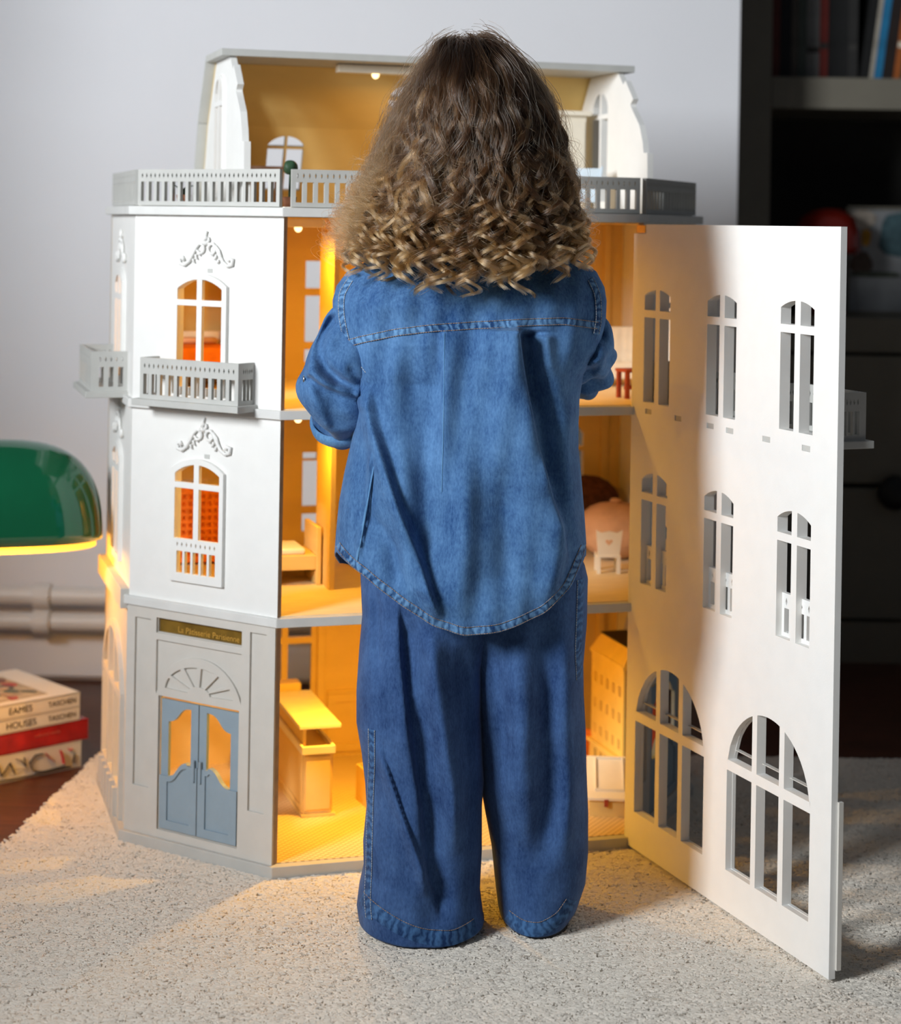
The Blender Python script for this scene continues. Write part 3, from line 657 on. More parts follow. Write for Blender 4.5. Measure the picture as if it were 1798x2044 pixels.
# books on the upper shelf, left to right
zb = bz(155)
cols = [('dark maroon', (.10, .02, .015), 18, .0), ('black', (.008, .008, .012), 22, 0), ('dark grey-brown', (.07, .06, .05), 14, 0), ('dull green-grey', (.06, .075, .065), 16, 0), ('pale grey', (.16, .16, .155), 26, 0), ('dark red', (.16, .022, .016), 17, 0),
        ('near black', (.010, .010, .010), 40, 0), ('charcoal', (.022, .021, .020), 20, 0), ('matt black', (.008, .008, .008), 18, .12), ('pale stone', (.32, .29, .24), 9, .12), ('bright blue', (.015, .15, .30), 16, .12), ('very dark brown', (.018, .012, .010), 22, .12), ('burnt orange', (.30, .085, .018), 14, .12), ('deep green', (.015, .05, .035), 18, .12), ('teal grey', (.07, .12, .13), 12, .12), ('black cloth', (.010, .010, .010), 30, .12)]
x = bx(1538); wpx = BY/F_PX
for i, (nm, c, wd, lean) in enumerate(cols):
    wdt = wd*wpx*.98; h = (.30, .27, .25, .29, .24, .28)[i % 6]; dpt = .20
    o = thing('shelf_book', f'{nm} book spine standing on the upper bookcase shelf', 'book', (x+wdt/2, BY+.045, zb+.0005), 0, 'books on the upper shelf')
    o.matrix_basis = Matrix.Translation((x, BY+.045, zb+.0005+(wdt*math.sin(lean)))) @ Matrix.Rotation(lean, 4, 'Y') @ Matrix.Translation((wdt/2, 0, 0))
    m = mat('cover_'+nm.replace(' ', '_'), c, .55, .2, 20)
    mb = MB().box(-wdt/2, wdt/2, 0, .003, 0, h).box(-wdt/2, -wdt/2+.0025, .003, dpt, 0, h).box(wdt/2-.0025, wdt/2, .003, dpt, 0, h); mb.build('cover', m, o)
    MB().box(-wdt/2+.0026, wdt/2-.0026, .004, dpt-.004, .003, h-.004).build('pages', M['paper'], o)
    if nm in ('burnt orange', 'pale grey', 'dark red', 'charcoal'):
        MB().box(-wdt/2+.001, wdt/2-.001, -.0006, 0, h*.22, h*.22+.012).build('spine_band', M['paper'] if nm == 'burnt orange' else M['shelfback'], o)
    x += wdt/math.cos(lean)+.0008
    if i == 7: x += .004
# red lacquer lamp and picture on the lower shelf
zl = zs[1][1]
t = thing('mushroom_lamp', 'dark red mushroom-shaped table lamp inside the black bookcase niche', 'lamp', (bx(1668), BY+.10, zl+.0005))
R = (bx(1742)-bx(1600))/2
MB().lathe([(R*.55, 0), (R*.58, .006), (R*.36, .03), (R*.30, .12), (R*.32, .135)], (0, 0, 0), 28).build('stem', M['red'], t, smooth=True)
hh = bz(415)-zl
MB().lathe([(R*.95, hh-.095), (R*1.0, hh-.082), (R*.97, hh-.05), (R*.80, hh-.02), (R*.45, hh-.003), (.002, hh)], (0, 0, 0), 32).build('shade', M['red'], t, smooth=True)
MB().tube([(0, 0, .13), (0, 0, hh-.03)], R*.24, 16).build('neck', M['red'], t, smooth=True)
t = thing('framed_picture', 'framed collage print with yellow blot leaning in the bookcase niche', 'picture', (bx(1722), BY+.16, zl+.0005))
fx = bx(1722); wf = .26; hf = bz(410)-zl
MB().plate([rect(0, wf, 0, hf), rect(.006, wf-.006, .006, hf-.006)], 0, .015, lambda a, d, b: Vector((a, d, b))).build('frame', M['taupe'], t)
MB().box(.006, wf-.006, .006, .012, .006, hf-.006).build('print_sheet', mat('print_grey', (.30, .31, .32), .6, .1, 20), t)
pic = [('yellow_blot', (.45, .22, .02), .03, .052, .62, .80), ('pale_patch', (.42, .36, .30), .006, .06, .78, .98), ('teal_patch', (.07, .13, .15), .062, .20, .50, .98), ('brown_patch', (.10, .07, .055), .006, .055, .36, .60), ('dark_corner', (.06, .07, .05), .006, .12, .34, .40)]
for j, (nm, c, a, b, z0, z1_) in enumerate(pic):
    n = 14; L = [((a+b)/2+(b-a)/2*math.cos(q)*(1+.15*math.sin(3*q+j)), hf*((z0+z1_)/2+(z1_-z0)/2*math.sin(q)*(1+.12*math.cos(2*q)))) for q in np.linspace(0, 2*math.pi, n+1)[:-1]]
    MB().plate([L], .0045-.0003*j, .0058-.0003*j, lambda x, d, z: Vector((max(.007, x), d, min(z, hf-.007)))).build('print_patch', mat(nm, c, .7, .25, 60), t)
# ------------------------------------------------------------------ stack of books on the dark floor
bo = Vector((-.575, 2.990, -.014)); br = math.atan2(-.099, -.106)       # right end of the spines; the spines run towards br
def book(nm, label, z0, h, L, dp, m, off=0.0, out=0.0, rot=0.0):
    t = thing('stacked_book', label, 'book', (bo.x, bo.y, z0), br+rot, 'stack of art books on the floor')
    # local x runs along the spine (to the left in view), local y is minus the depth
    MB().box(-off, L-off, -dp, 0, 0, .0028).build('cover_board', m, t); MB().box(-off, L-off, -dp, 0, h-.0028, h).build('cover_board', m, t)
    MB().box(-off, L-off, -.003+out, out, 0, h).build('spine', m, t, bevel=.0006)
    MB().box(-off+.003, L-off-.003, -dp+.002, -.004, .0029, h-.0029).build('pages', M['paper'], t)
    return t
cw = mat('cover_white', (.80, .76, .68), .35, .02, 20, spec=.5); cr = mat('cover_red', (.42, .012, .010), .25, .25, 30, spec=.5); cc = mat('cover_cream', (.74, .70, .60), .35, .04, 20)
zz = -.0135
b1 = book('a', 'thick cream book with black and red graffiti spine at the stack bottom', zz, .043, .30, .24, cc, .0)
b2 = book('b', 'red book between the graffiti book and the white books', zz+.0434, .032, .30, .23, cr, .012)
b3 = book('c', 'white book lying directly on the red book, second from the top', zz+.0758, .022, .27, .20, cw, -.004)
b4 = book('d', 'white book with a colourful photo on its cover, topmost of the stack', zz+.0982, .022, .27, .20, cw, -.004)
TX = lambda x, z, y=.0004: axes((x, y, z), (-1, 0, 0), (0, 0, 1))
for b, wrd, xw2 in ((b3, 'HOUSES', .136), (b4, 'EAMES', .132)):
    text('TASCHEN', .0115, TX(.062, .0068), M['ink'], b); text(wrd, .0145, TX(xw2, .0062), M['ink'], b)
text('collected works', .007, TX(.085, .018), mat('faint_print', (.62, .12, .08), .4, .1, 30), b2)
g = mat('graffiti_red', (.55, .012, .02), .5, .1, 40); kx = M['ink']
for pts, r in ((((.150, .034), (.143, .012), (.128, .030), (.120, .012)), .0032), (((.118, .034), (.108, .030), (.100, .018), (.104, .034)), .003), (((.070, .034), (.084, .034), (.094, .024), (.088, .010), (.066, .006), (.030, .008)), .0034), (((.016, .010), (.013, .024)), .0035), (((.16, .006), (.10, .004), (.02, .005)), .0022)):
    MB().tube([(x, .0002, z) for x, z in pts], r, 6, flat=.12).build('spine_print', kx, b1)
for pts, r in ((((.066, .034), (.058, .024), (.050, .018)), .005), (((.040, .034), (.036, .022), (.034, .012)), .0075), (((.026, .035), (.022, .030), (.018, .033)), .003)):
    MB().tube([(x, .0002, z) for x, z in pts], r, 6, flat=.08).build('spine_print', g, b1)
text('COMICS', .013, axes((.130, .0012, .012), (-1, 0, 0), (0, 0, 1)), cc, b1)
# cover picture of the top book
cv = [('cover_photo_base', (.50, .40, .24), 0, 0, 1, 1)]
pm = [('photo_dark', (.06, .06, .05)), ('photo_red', (.45, .04, .015)), ('photo_green', (.09, .11, .07)), ('photo_tan', (.45, .30, .16)), ('photo_brown', (.16, .05, .02))]
pm = [mat(n, c, .3, .3, 50) for n, c in pm]
px0, px1, py0, py1 = .050, .25, -.165, -.020
MB().box(px0, px1, py0, py1, .022, .0224).build('cover_photo', mat('cover_photo_ground', (.46, .38, .24), .3, .3, 40), b4)
for k in range(26):
    x = rng.uniform(px0+.012, px1-.02); y = rng.uniform(py0+.012, py1-.012); a = rng.uniform(.008, .022); b = rng.uniform(.005, .014); q0 = rng.uniform(0, 3)
    L = [(x+a*math.cos(q)*math.cos(q0)-b*math.sin(q)*math.sin(q0), min(py1, y+a*math.cos(q)*math.sin(q0)+b*math.sin(q)*math.cos(q0))) for q in np.linspace(0, 2*math.pi, 9)[:-1]]
    L = [(min(max(p, px0), px1), min(max(r_, py0), py1)) for p, r_ in L]
    MB().plate([L], .0224, .0226+.00003*k, lambda p, d, r_: Vector((p, r_, d))).build('photo_patch', pm[k % 5], b4)
# ------------------------------------------------------------------ banker's lamp
lx, ly, lz = -.676, 2.74, .365
lamp = thing('bankers_lamp', 'green glass bankers lamp glowing at the left edge', 'lamp', (lx, ly, -.014), math.radians(16))
def shade(hl, hw_, hh_, z0, th0, n=40, k=28):
    P = []
    for i in range(n+1):
        t = -1+2*i/n; t = math.sin(t*math.pi/2); s = max(0.001, 1-abs(t)**3.2)**(1/2.6); row = []
        for j in range(k+1):
            q = th0+(math.pi-2*th0)*j/k; row.append((hl*t, -hw_*s*math.cos(q), z0+max(0, hh_*(s if s < 1 else 1)*math.sin(q))))
        P.append(row)
    return MB().grid(P)
sh = shade(.172, .085, .145, .405, 0).build('shade', M['green'], lamp, smooth=True); md = sh.modifiers.new('thickness', 'SOLIDIFY'); md.thickness = .004; md.offset = -1
ms = bpy.data.materials.new('opal_glass'); ms.use_nodes = True; N = ms.node_tree.nodes; Lk = ms.node_tree.links; b = N['Principled BSDF']; b.inputs['Base Color'].default_value = (.95, .80, .45, 1); b.inputs['Roughness'].default_value = .3
tl = N.new('ShaderNodeBsdfTranslucent'); tl.inputs[0].default_value = (.95, .72, .30, 1); mx = N.new('ShaderNodeMixShader'); mx.inputs[0].default_value = .5; Lk.new(b.outputs[0], mx.inputs[1]); Lk.new(tl.outputs[0], mx.inputs[2]); Lk.new(mx.outputs[0], N['Material Output'].inputs[0])
inn = shade(.163, .079, .140, .394, 0).build('inner_shade', ms, lamp, smooth=True, label='opal inner glass lip glowing yellow')
MB().lathe([(.075, 0), (.078, .008), (.06, .022), (.02, .030), (.012, .036)], (-.13, 0, 0), 32).build('base', M['brass'], lamp, smooth=True)
MB().tube([(-.13, 0, .03), (-.13, 0, .28), (-.09, 0, .38), (0, 0, .43)], .008, 14).build('stem', M['brass'], lamp, smooth=True)
MB().tube([(0, 0, .39), (0, 0, .547)], .005, 10).build('harp', M['brass'], lamp, smooth=True)
MB().lathe([(.012, 0), (.014, .008), (.006, .018), (.002, .024)], (0, 0, .549), 16).build('finial', M['brass'], lamp, smooth=True)
MB().lathe([(.012, -.03), (.022, 0), (.026, .02), (.016, .042), (.004, .048)], (.05, 0, .43), 18).build('bulb', M['bulb'], lamp, smooth=True)
point('lamp_light', (.04, 0, .398), 4.0, lamp, .02, (1.0, .43, .04))
# ------------------------------------------------------------------ rug: woven base plus a fine short pile (hair curves)
def edge_x(y): return -.598+(y-2.62)*.112
rug = thing('rug', 'large cream shaggy rug under the dollhouse and the child', 'rug', (.4, 2.0, -.014))
YF = 3.07
def rnoise(x, y, k, seed):
    r2 = np.random.default_rng(seed); z = np.zeros_like(x)
    for i in range(10):
        a = r2.uniform(0, 6.28); f = k*r2.uniform(.5, 1.6); z += np.sin(x*f*math.cos(a)+y*f*math.sin(a)+r2.uniform(0, 6.28))
    return z/10
nx, ny = 200, 150
ys = np.linspace(1.15, YF, ny); P = np.zeros((ny, nx, 3))
for i, y in enumerate(ys):
    x0 = edge_x(y)+.004*math.sin(y*90)+.003*math.sin(y*213); P[i, :, 0] = np.linspace(x0, 2.1, nx); P[i, :, 1] = y
P[:, :, 2] = -.0065+.0015*rnoise(P[:, :, 0], P[:, :, 1], 60, 3)
P[:, 0, 2] = -.0135; P[0, :, 2] = -.0135; P[-1, :, 2] = -.0135; P[:, -1, 2] = -.0135
def rugmat(name):
    m = bpy.data.materials.new(name); m.use_nodes = True; N = m.node_tree.nodes; L = m.node_tree.links; b = N['Principled BSDF']; b.inputs['Roughness'].default_value = .95; b.inputs['Specular IOR Level'].default_value = .1
    g = N.new('ShaderNodeNewGeometry'); mp = N.new('ShaderNodeMapping'); mp.inputs['Scale'].default_value = (22, 95, 0); L.new(g.outputs['Position'], mp.inputs[0])
    n1 = N.new('ShaderNodeTexNoise'); n1.inputs['Scale'].default_value = 1; n1.inputs['Detail'].default_value = 5; n1.inputs['Roughness'].default_value = .65; L.new(mp.outputs[0], n1.inputs['Vector'])
    r = N.new('ShaderNodeValToRGB'); r.color_ramp.elements[0].position = .27; r.color_ramp.elements[0].color = (.42, .36, .29, 1); r.color_ramp.elements[1].position = .39; r.color_ramp.elements[1].color = (.69, .64, .565, 1)
    L.new(n1.outputs['Fac'], r.inputs[0]); L.new(r.outputs[0], b.inputs['Base Color']); return m
rm = rugmat('rug_wool')
MB().grid(P).build('woven_base', rm, rug, smooth=True, world=True)
def make_curves(name, pts, n, radii, m, parent, kind='stuff'):
    """pts: (strands, n, 3) world coordinates"""
    cu = bpy.data.hair_curves.new(name); S = pts.shape[0]; cu.add_curves([n]*S)
    im = np.array(wmat(parent).inverted()); V = pts.reshape(-1, 3) @ im[:3, :3].T+im[:3, 3]
    cu.attributes['position'].data.foreach_set('vector', np.ascontiguousarray(V, np.float32).ravel()) if 'position' in cu.attributes else cu.points.foreach_set('position', V.ravel())
    ra = cu.attributes.get('radius') or cu.attributes.new('radius', 'FLOAT', 'POINT'); ra.data.foreach_set('value', np.ascontiguousarray(np.broadcast_to(radii, (S, n)), np.float32).ravel())
    cu.materials.append(m); o = bpy.data.objects.new(name, cu); C.objects.link(o); o.parent = parent; o['kind'] = kind; return o
NT = 400000
tx = rng.uniform(-.80, 1.25, NT*2); ty = rng.uniform(1.55, YF, NT*2)
ok = (tx > edge_x(ty)+.001)
# not inside the house footprint
ci, si = math.cos(-HA), math.sin(-HA); lu = (tx-HO.x)*ci-(ty-HO.y)*si; lv = (tx-HO.x)*si+(ty-HO.y)*ci
front = np.where(np.abs(lu) < UB, -.008, np.where(np.abs(lu) < UA+.008, (np.abs(lu)-UB)*VA/(UA-UB)-.012, 9))
ok &= ~((lv > front) & (lv < VB+.01))
# thin out what stands behind the house and the far right
ok &= (ty < 2.2) | (rng.uniform(0, 1, NT*2) < .85)
tx, ty = tx[ok][:NT], ty[ok][:NT]; S = len(tx)
# rows of tufts: slightly clumped in lines
ln = .010*np.sin(ty*2*math.pi/.014)
hgt = .0070+.0016*rng.uniform(0, 1, S)+.002*rnoise(tx, ty, 130, 5); an = rng.uniform(0, 6.28, S); tl = rng.uniform(.001, .006, S)
tl *= 1+.8*(rnoise(tx, ty, 40, 8) > .1)
Q = np.zeros((S, 4, 3)); 
for k, (s, u) in enumerate(((0, 0), (.45, .2), (.8, .6), (1, 1))):
    Q[:, k, 0] = tx+np.cos(an)*tl*u+.002*rng.normal(0, 1, S)*(k > 0); Q[:, k, 1] = ty+np.sin(an)*tl*u; Q[:, k, 2] = -.009+hgt*s*(1-.25*u)
make_curves('pile', Q, 4, np.array([.0019, .0020, .0018, .0013]), rm, rug)
# ------------------------------------------------------------------ the child (seen from behind); silhouettes in metres at the figure's own depth
PY = 2.27
person = thing('person', 'curly haired child in a denim shirt and wide denim trousers, seen from behind', 'person', (.03, 2.30, -.004))
def W(px, py, Y=PY): return at(px, py, Y)
def tab(pts, Y=PY):
    q = sorted((W(a, b, Y).z, W(a, b, Y).x) for a, b in pts); return np.array([z for z, x in q]), np.array([x for z, x in q])
def denim(name, dark, light, seam=False, freq=130.0, twill=True):
    m = bpy.data.materials.new(name); m.use_nodes = True; N = m.node_tree.nodes; L = m.node_tree.links; b = N['Principled BSDF']
    b.inputs['Roughness'].default_value = .85; b.inputs['Specular IOR Level'].default_value = .15; b.inputs['Sheen Weight'].default_value = .08
    tc = N.new('ShaderNodeTexCoord')
    def noise(sc, st, dt=3, ro=.6):
        mp = N.new('ShaderNodeMapping'); mp.inputs['Scale'].default_value = st; L.new(tc.outputs['Object'], mp.inputs[0])
        n = N.new('ShaderNodeTexNoise'); n.inputs['Scale'].default_value = sc; n.inputs['Detail'].default_value = dt; n.inputs['Roughness'].default_value = ro; L.new(mp.outputs[0], n.inputs['Vector']); return n.outputs['Fac']
    def mth(op, a, c):
        n = N.new('ShaderNodeMath'); n.operation = op
        for i, q in enumerate((a, c)):
            if isinstance(q, (int, float)): n.inputs[i].default_value = q
            else: L.new(q, n.inputs[i])
        return n.outputs[0]
    v = mth('ADD', mth('MULTIPLY', noise(16, (1, 1, 1)), .55), mth('ADD', mth('MULTIPLY', noise(420, (1, 1, .45), 2), .35), mth('MULTIPLY', noise(70, (1.6, 1.6, .25)), .25)))
    if seam:
        uv = N.new('ShaderNodeUVMap'); uv.uv_map = 'arc'; sx = N.new('ShaderNodeSeparateXYZ'); L.new(uv.outputs[0], sx.inputs[0])
        wob = mth('ADD', mth('ADD', mth('MULTIPLY', sx.outputs[0], 2*math.pi*freq), mth('MULTIPLY', sx.outputs[1], 1.6)), mth('MULTIPLY', noise(60, (1, 1, 1), 2), 15.0))
        s = N.new('ShaderNodeMath'); s.operation = 'SINE'; L.new(wob, s.inputs[0]); v = mth('ADD', v, mth('MULTIPLY', s.outputs[0], .13))
    r = N.new('ShaderNodeValToRGB'); r.color_ramp.elements[0].position = .38; r.color_ramp.elements[0].color = (*dark, 1); r.color_ramp.elements[1].position = .78; r.color_ramp.elements[1].color = (*light, 1)
    L.new(v, r.inputs[0]); L.new(r.outputs[0], b.inputs['Base Color'])
    bp = N.new('ShaderNodeBump'); bp.inputs['Strength'].default_value = .5; bp.inputs['Distance'].default_value = .0014; L.new(v, bp.inputs['Height']); L.new(bp.outputs[0], b.inputs['Normal']); return m
DS = denim('denim_shirt', (.010, .048, .160), (.105, .235, .45)); DT = denim('denim_trousers', (.008, .030, .110), (.062, .135, .31))
DSs = denim('denim_seam', (.008, .040, .13), (.13, .28, .50), True, 115); DTs = denim('denim_trouser_seam', (.006, .028, .10), (.06, .155, .34), True, 100); DSp = denim('denim_fold', (.05, .15, .32), (.14, .30, .52))
thread = mat('stitch_thread', (.30, .20, .14), .8, .3, 300); paleth = mat('pale_stitch_thread', (.42, .44, .46), .8, .2, 300)
def pw(x, p): return np.sign(x)*np.abs(x)**p
def ridge(px, py, line, w, h, kind='g', f0=30, f1=60):
    xs = np.interp(py, [b for a, b in line], [a for a, b in line]); y0, y1 = line[0][1], line[-1][1]
    fade = np.clip((py-y0)/f0, 0, 1)*np.clip((y1-py)/f1, 0, 1); d = px-xs
    if kind == 'g': g = np.exp(-(d/w)**2)
    elif kind == 'l': g = np.where(d < 0, np.exp(-(d/w)**2), np.exp(-(d/(w*.14))**2))          # soft left flank, sharp right edge
    else: g = np.where(d > 0, np.exp(-(d/w)**2), np.exp(-(d/(w*.14))**2))
    return h*fade*g
def px_of(X, Z, Y=2.22):
    a, b = X/Y*F_PX, (CAM_H-Z)/Y*F_PX; return CXP+a-b*ROLL, CYP+b+a*ROLL
# ---- shirt
SHL = tab([(850, 462), (800, 492), (735, 520), (690, 543), (668, 572), (660, 602), (662, 650), (680, 700), (704, 760), (712, 820), (700, 880), (684, 950), (673, 1010), (667, 1070), (664, 1110), (664, 1160), (690, 1290)])
SHR = tab([(1035, 462), (1090, 492), (1150, 515), (1195, 543), (1211, 575), (1215, 602), (1213, 650), (1200, 700), (1168, 750), (1160, 800), (1158, 850), (1158, 900), (1164, 960), (1170, 1030), (1174, 1090), (1174, 1160), (1150, 1290)])
SB = (np.array([.33, .42, .52, .62, .70, .765, .80, .825, .85]), np.array([.118, .116, .108, .098, .090, .082, .066, .050, .040]))
def sh_L(z): return np.interp(z, *SHL)
def sh_R(z): return np.interp(z, *SHR)
def sh_b(z): return np.interp(z, *SB)
def sh_cy(z): return np.interp(z, [.36, .6, .76, .85], [2.315, 2.305, 2.305, 2.318])
PP = .86
def shirt_disp(px, py):
    d = ridge(px, py, [(735, 775), (752, 850), (800, 1010), (845, 1130), (880, 1230)], 34, .0105, 'l', 40, 60)
    d += ridge(px, py, [(835, 690), (838, 900), (850, 1100), (880, 1200)], 46, -.0095, 'g', 80, 120)
    d += ridge(px, py, [(790, 690), (792, 860), (822, 1050)], 22, .004, 'g', 60, 120)
    d += ridge(px, py, [(1026, 652), (1042, 760), (1066, 900), (1108, 1060), (1135, 1150)], 62, .0125, 'l', 8, 190)
    d += ridge(px, py, [(1062, 660), (1078, 800), (1102, 940), (1140, 1060)], 26, -.0105, 'g', 10, 170)
    d += ridge(px, py, [(886, 655), (884, 800), (880, 1000)], 34, .0045, 'r', 8, 160)
    d += ridge(px, py, [(1080, 665), (1092, 740), (1105, 800)], 20, .008, 'g', 10, 70)
    d += ridge(px, py, [(1076, 790), (1080, 900), (1076, 990)], 14, .0035, 'g', 40, 60)
    d += ridge(px, py, [(1140, 790), (1128, 900), (1138, 1020), (1155, 1110)], 20, .005, 'g', 50, 50)
    d += ridge(px, py, [(1000, 930), (1010, 1080), (985, 1210)], 45, -.0045, 'g', 80, 60)
    d += ridge(px, py, [(930, 900), (920, 1080), (905, 1230)], 30, .004, 'g', 90, 60)
    d += ridge(px, py, [(752, 900), (735, 1000), (716, 1120)], 12, .0035, 'l', 30, 30)
    d += ridge(px, py, [(1110, 1000), (1110, 1100), (1090, 1200)], 24, .005, 'g', 50, 50)
    d += ridge(px, py, [(720, 1000), (775, 1090), (800, 1180)], 20, -.004, 'g', 50, 40)
    # yoke: soft sag over the shoulder blades
    d += .0045*np.exp(-((px-790)/60)**2-((py-600)/40)**2)+.004*np.exp(-((px-1080)/70)**2-((py-590)/40)**2)-.003*np.exp(-((px-960)/70)**2-((py-610)/50)**2)
    d *= 2.2
    d += .0022*np.sin(px*.047+.9*np.sin(py*.006)+py*.004)*np.sin(py*.0045+1)+.0014*np.sin(px*.11+py*.012+1.3*np.sin(py*.009))
    d += .0018*np.sin(px*.021+py*.013)*np.sin(py*.017-px*.006)+.0009*np.sin(px*.055-py*.02+2)
    return d
hb_x = np.array([W(a, 1100).x for a in (660, 700, 740, 800, 870, 930, 1000, 1080, 1130, 1178)])
hb_z = np.array([W(a, b, 2.2).z for a, b in ((665, 1118), (700, 1140), (740, 1165), (800, 1207), (870, 1251), (930, 1270), (1000, 1263), (1080, 1233), (1130, 1190), (1172, 1118))])
hf_z = np.array([W(a, b, 2.36).z for a, b in ((665, 1112), (690, 1135), (730, 1150), (800, 1165), (870, 1175), (930, 1180), (1000, 1180), (1080, 1165), (1130, 1140), (1172, 1105))])
def hem_z(X, back): return np.interp(X, hb_x, hb_z)*back+np.interp(X, hb_x, hf_z)*(1-back)
ZTOP, ZARM = .845, .70
def shirt_xyz(phi, t):
    """phi: angle (0 = right, -pi/2 = back), t in 0..1 from collar to hem"""
    c, s = pw(np.cos(phi), PP), pw(np.sin(phi), PP); back = np.clip(-np.sin(phi)*2.2+.5, 0, 1)
    Lh, Rh = sh_L(.42), sh_R(.42); Xh = (Lh+Rh)/2+(Rh-Lh)/2*c
    zh = hem_z(Xh, back); ta = .32
    z = np.where(t < ta, ZTOP+(ZARM-ZTOP)*(t/ta), ZARM+(zh-ZARM)*((t-ta)/(1-ta)))
    L, R, b, cy = sh_L(z), sh_R(z), sh_b(z), sh_cy(z); X = (L+R)/2+(R-L)/2*c; Y = cy+b*s
    px, py = px_of(X, z); d = shirt_disp(px, py)*np.clip(-np.sin(phi)*1.6, 0, 1)
    return X+d*np.cos(phi)*.5, Y+d*np.minimum(np.sin(phi), -.2)*1.0, z
def back_y(X, z):
    X = np.asarray(X, float); z = np.asarray(z, float); L, R = sh_L(z), sh_R(z); q = np.clip((X-(L+R)/2)/((R-L)/2), -.998, .998); cs = pw(q, 1/PP); sn = -np.sqrt(np.maximum(0, 1-cs*cs))
    px, py = px_of(X, z); return sh_cy(z)+sh_b(z)*pw(sn, PP)-shirt_disp(px, py)*np.clip(-sn*1.6, 0, 1)*np.maximum(-sn, .2)
NP, NR = 420, 230
ph = np.linspace(0, 2*math.pi, NP, endpoint=False); tt = np.linspace(0, 1, NR)
PHI, TT = np.meshgrid(ph, tt); Xs, Ys, Zs = shirt_xyz(PHI, TT)
shirt = MB().grid(np.dstack([Xs, Ys, Zs]), True).build('shirt', DS, person, smooth=True, world=True, label='blue denim shirt with a back yoke and box pleat')
so = shirt.modifiers.new('cloth_thickness', 'SOLIDIFY'); so.thickness = .0018; so.offset = -1
# strips that follow the cloth
def resample(P, step):
    P = np.asarray(P, float); d = np.r_[0, np.cumsum(np.linalg.norm(np.diff(P, axis=0), axis=1))]; n = max(3, int(d[-1]/step)); s = np.linspace(0, d[-1], n)
    # smooth with a cubic-ish moving average
    Q = np.stack([np.interp(s, d, P[:, k]) for k in range(P.shape[1])], 1)
    for _ in range(6): Q[1:-1] = (Q[:-2]+2*Q[1:-1]+Q[2:])/4
    return Q, s
def strip(name, XZ, width, ysurf, m, parent, lift=.0016, stitch=None, dashm=None, K=5, label=None):
    Q, s = resample(XZ, .003); tg = np.gradient(Q, axis=0); tg /= np.linalg.norm(tg, axis=1)[:, None]; nr = np.stack([-tg[:, 1], tg[:, 0]], 1); rows = []; uv = []
    for k in range(K):
        u = (k/(K-1)-.5); A = Q+nr*width*u; y = ysurf(A[:, 0], A[:, 1])-lift*(1 if 0 < k < K-1 else .35); rows.append(np.stack([A[:, 0], y, A[:, 1]], 1)); uv += [(a, u) for a in s]
    mb = MB().grid(np.array(rows)); mb.uv = uv; o = mb.build(name, m, parent, smooth=True, world=True, label=label)
    if stitch:
        mb = MB()
        for u in stitch:
            A = Q+nr*width*u; y = ysurf(A[:, 0], A[:, 1])-lift-.0003; D = np.stack([A[:, 0], y, A[:, 1]], 1)
            for i in range(0, len(D)-1, 1):
                a, b = D[i], D[i]+(D[i+1]-D[i])*.72; mb.tube([a, b], .00042, 5, cap=False)
        mb.build('topstitching', dashm or thread, parent, world=True, kind='stuff')
    return o
xz = lambda pts, Y=2.22: [(W(a, b, Y).x, W(a, b, Y).z) for a, b in pts]
strip('yoke_seam', xz([(683, 692), (720, 680), (790, 664), (860, 655), (940, 650), (1040, 644), (1130, 642), (1200, 654)]), .0095, back_y, DSs, shirt, stitch=(-.42, .42))
strip('hem_band', [(min(max(x, sh_L(z)+.005), sh_R(z)-.005), z+.0058) for x, z in zip(hb_x, hb_z)], .0105, back_y, DSs, shirt, stitch=(-.40, .44))
strip('armhole_seam', xz([(694, 560), (676, 590), (676, 630), (686, 680), (702, 726), (724, 752)]), .0085, back_y, DSs, shirt, stitch=(-.42, .42), dashm=paleth)
strip('armhole_seam', xz([(1186, 560), (1200, 590), (1202, 640), (1196, 672)]), .0085, back_y, DSs, shirt, stitch=(-.42, .42), dashm=paleth)
strip('side_seam', xz([(748, 925), (740, 960), (724, 1050), (710, 1125)]), .0030, back_y, DSp, shirt, lift=.0016)
strip('pleat_fold', xz([(887, 660), (886, 760), (884, 880), (881, 980)]), .0012, back_y, DSp, shirt, lift=.0006)
# collar under the hair
mb = MB(); P = []
for z, k in ((.832, 1.0), (.850, .98), (.862, 1.03), (.848, 1.12)):
    P.append([(.032+.066*k*math.cos(q), 2.318+.055*k*math.sin(q), z+(.012 if math.sin(q) < 0 else -.01)*abs(math.sin(q))) for q in np.linspace(0, 2*math.pi, 48, endpoint=False)])
mb.grid(P, True).build('collar', DS, shirt, smooth=True, world=True)
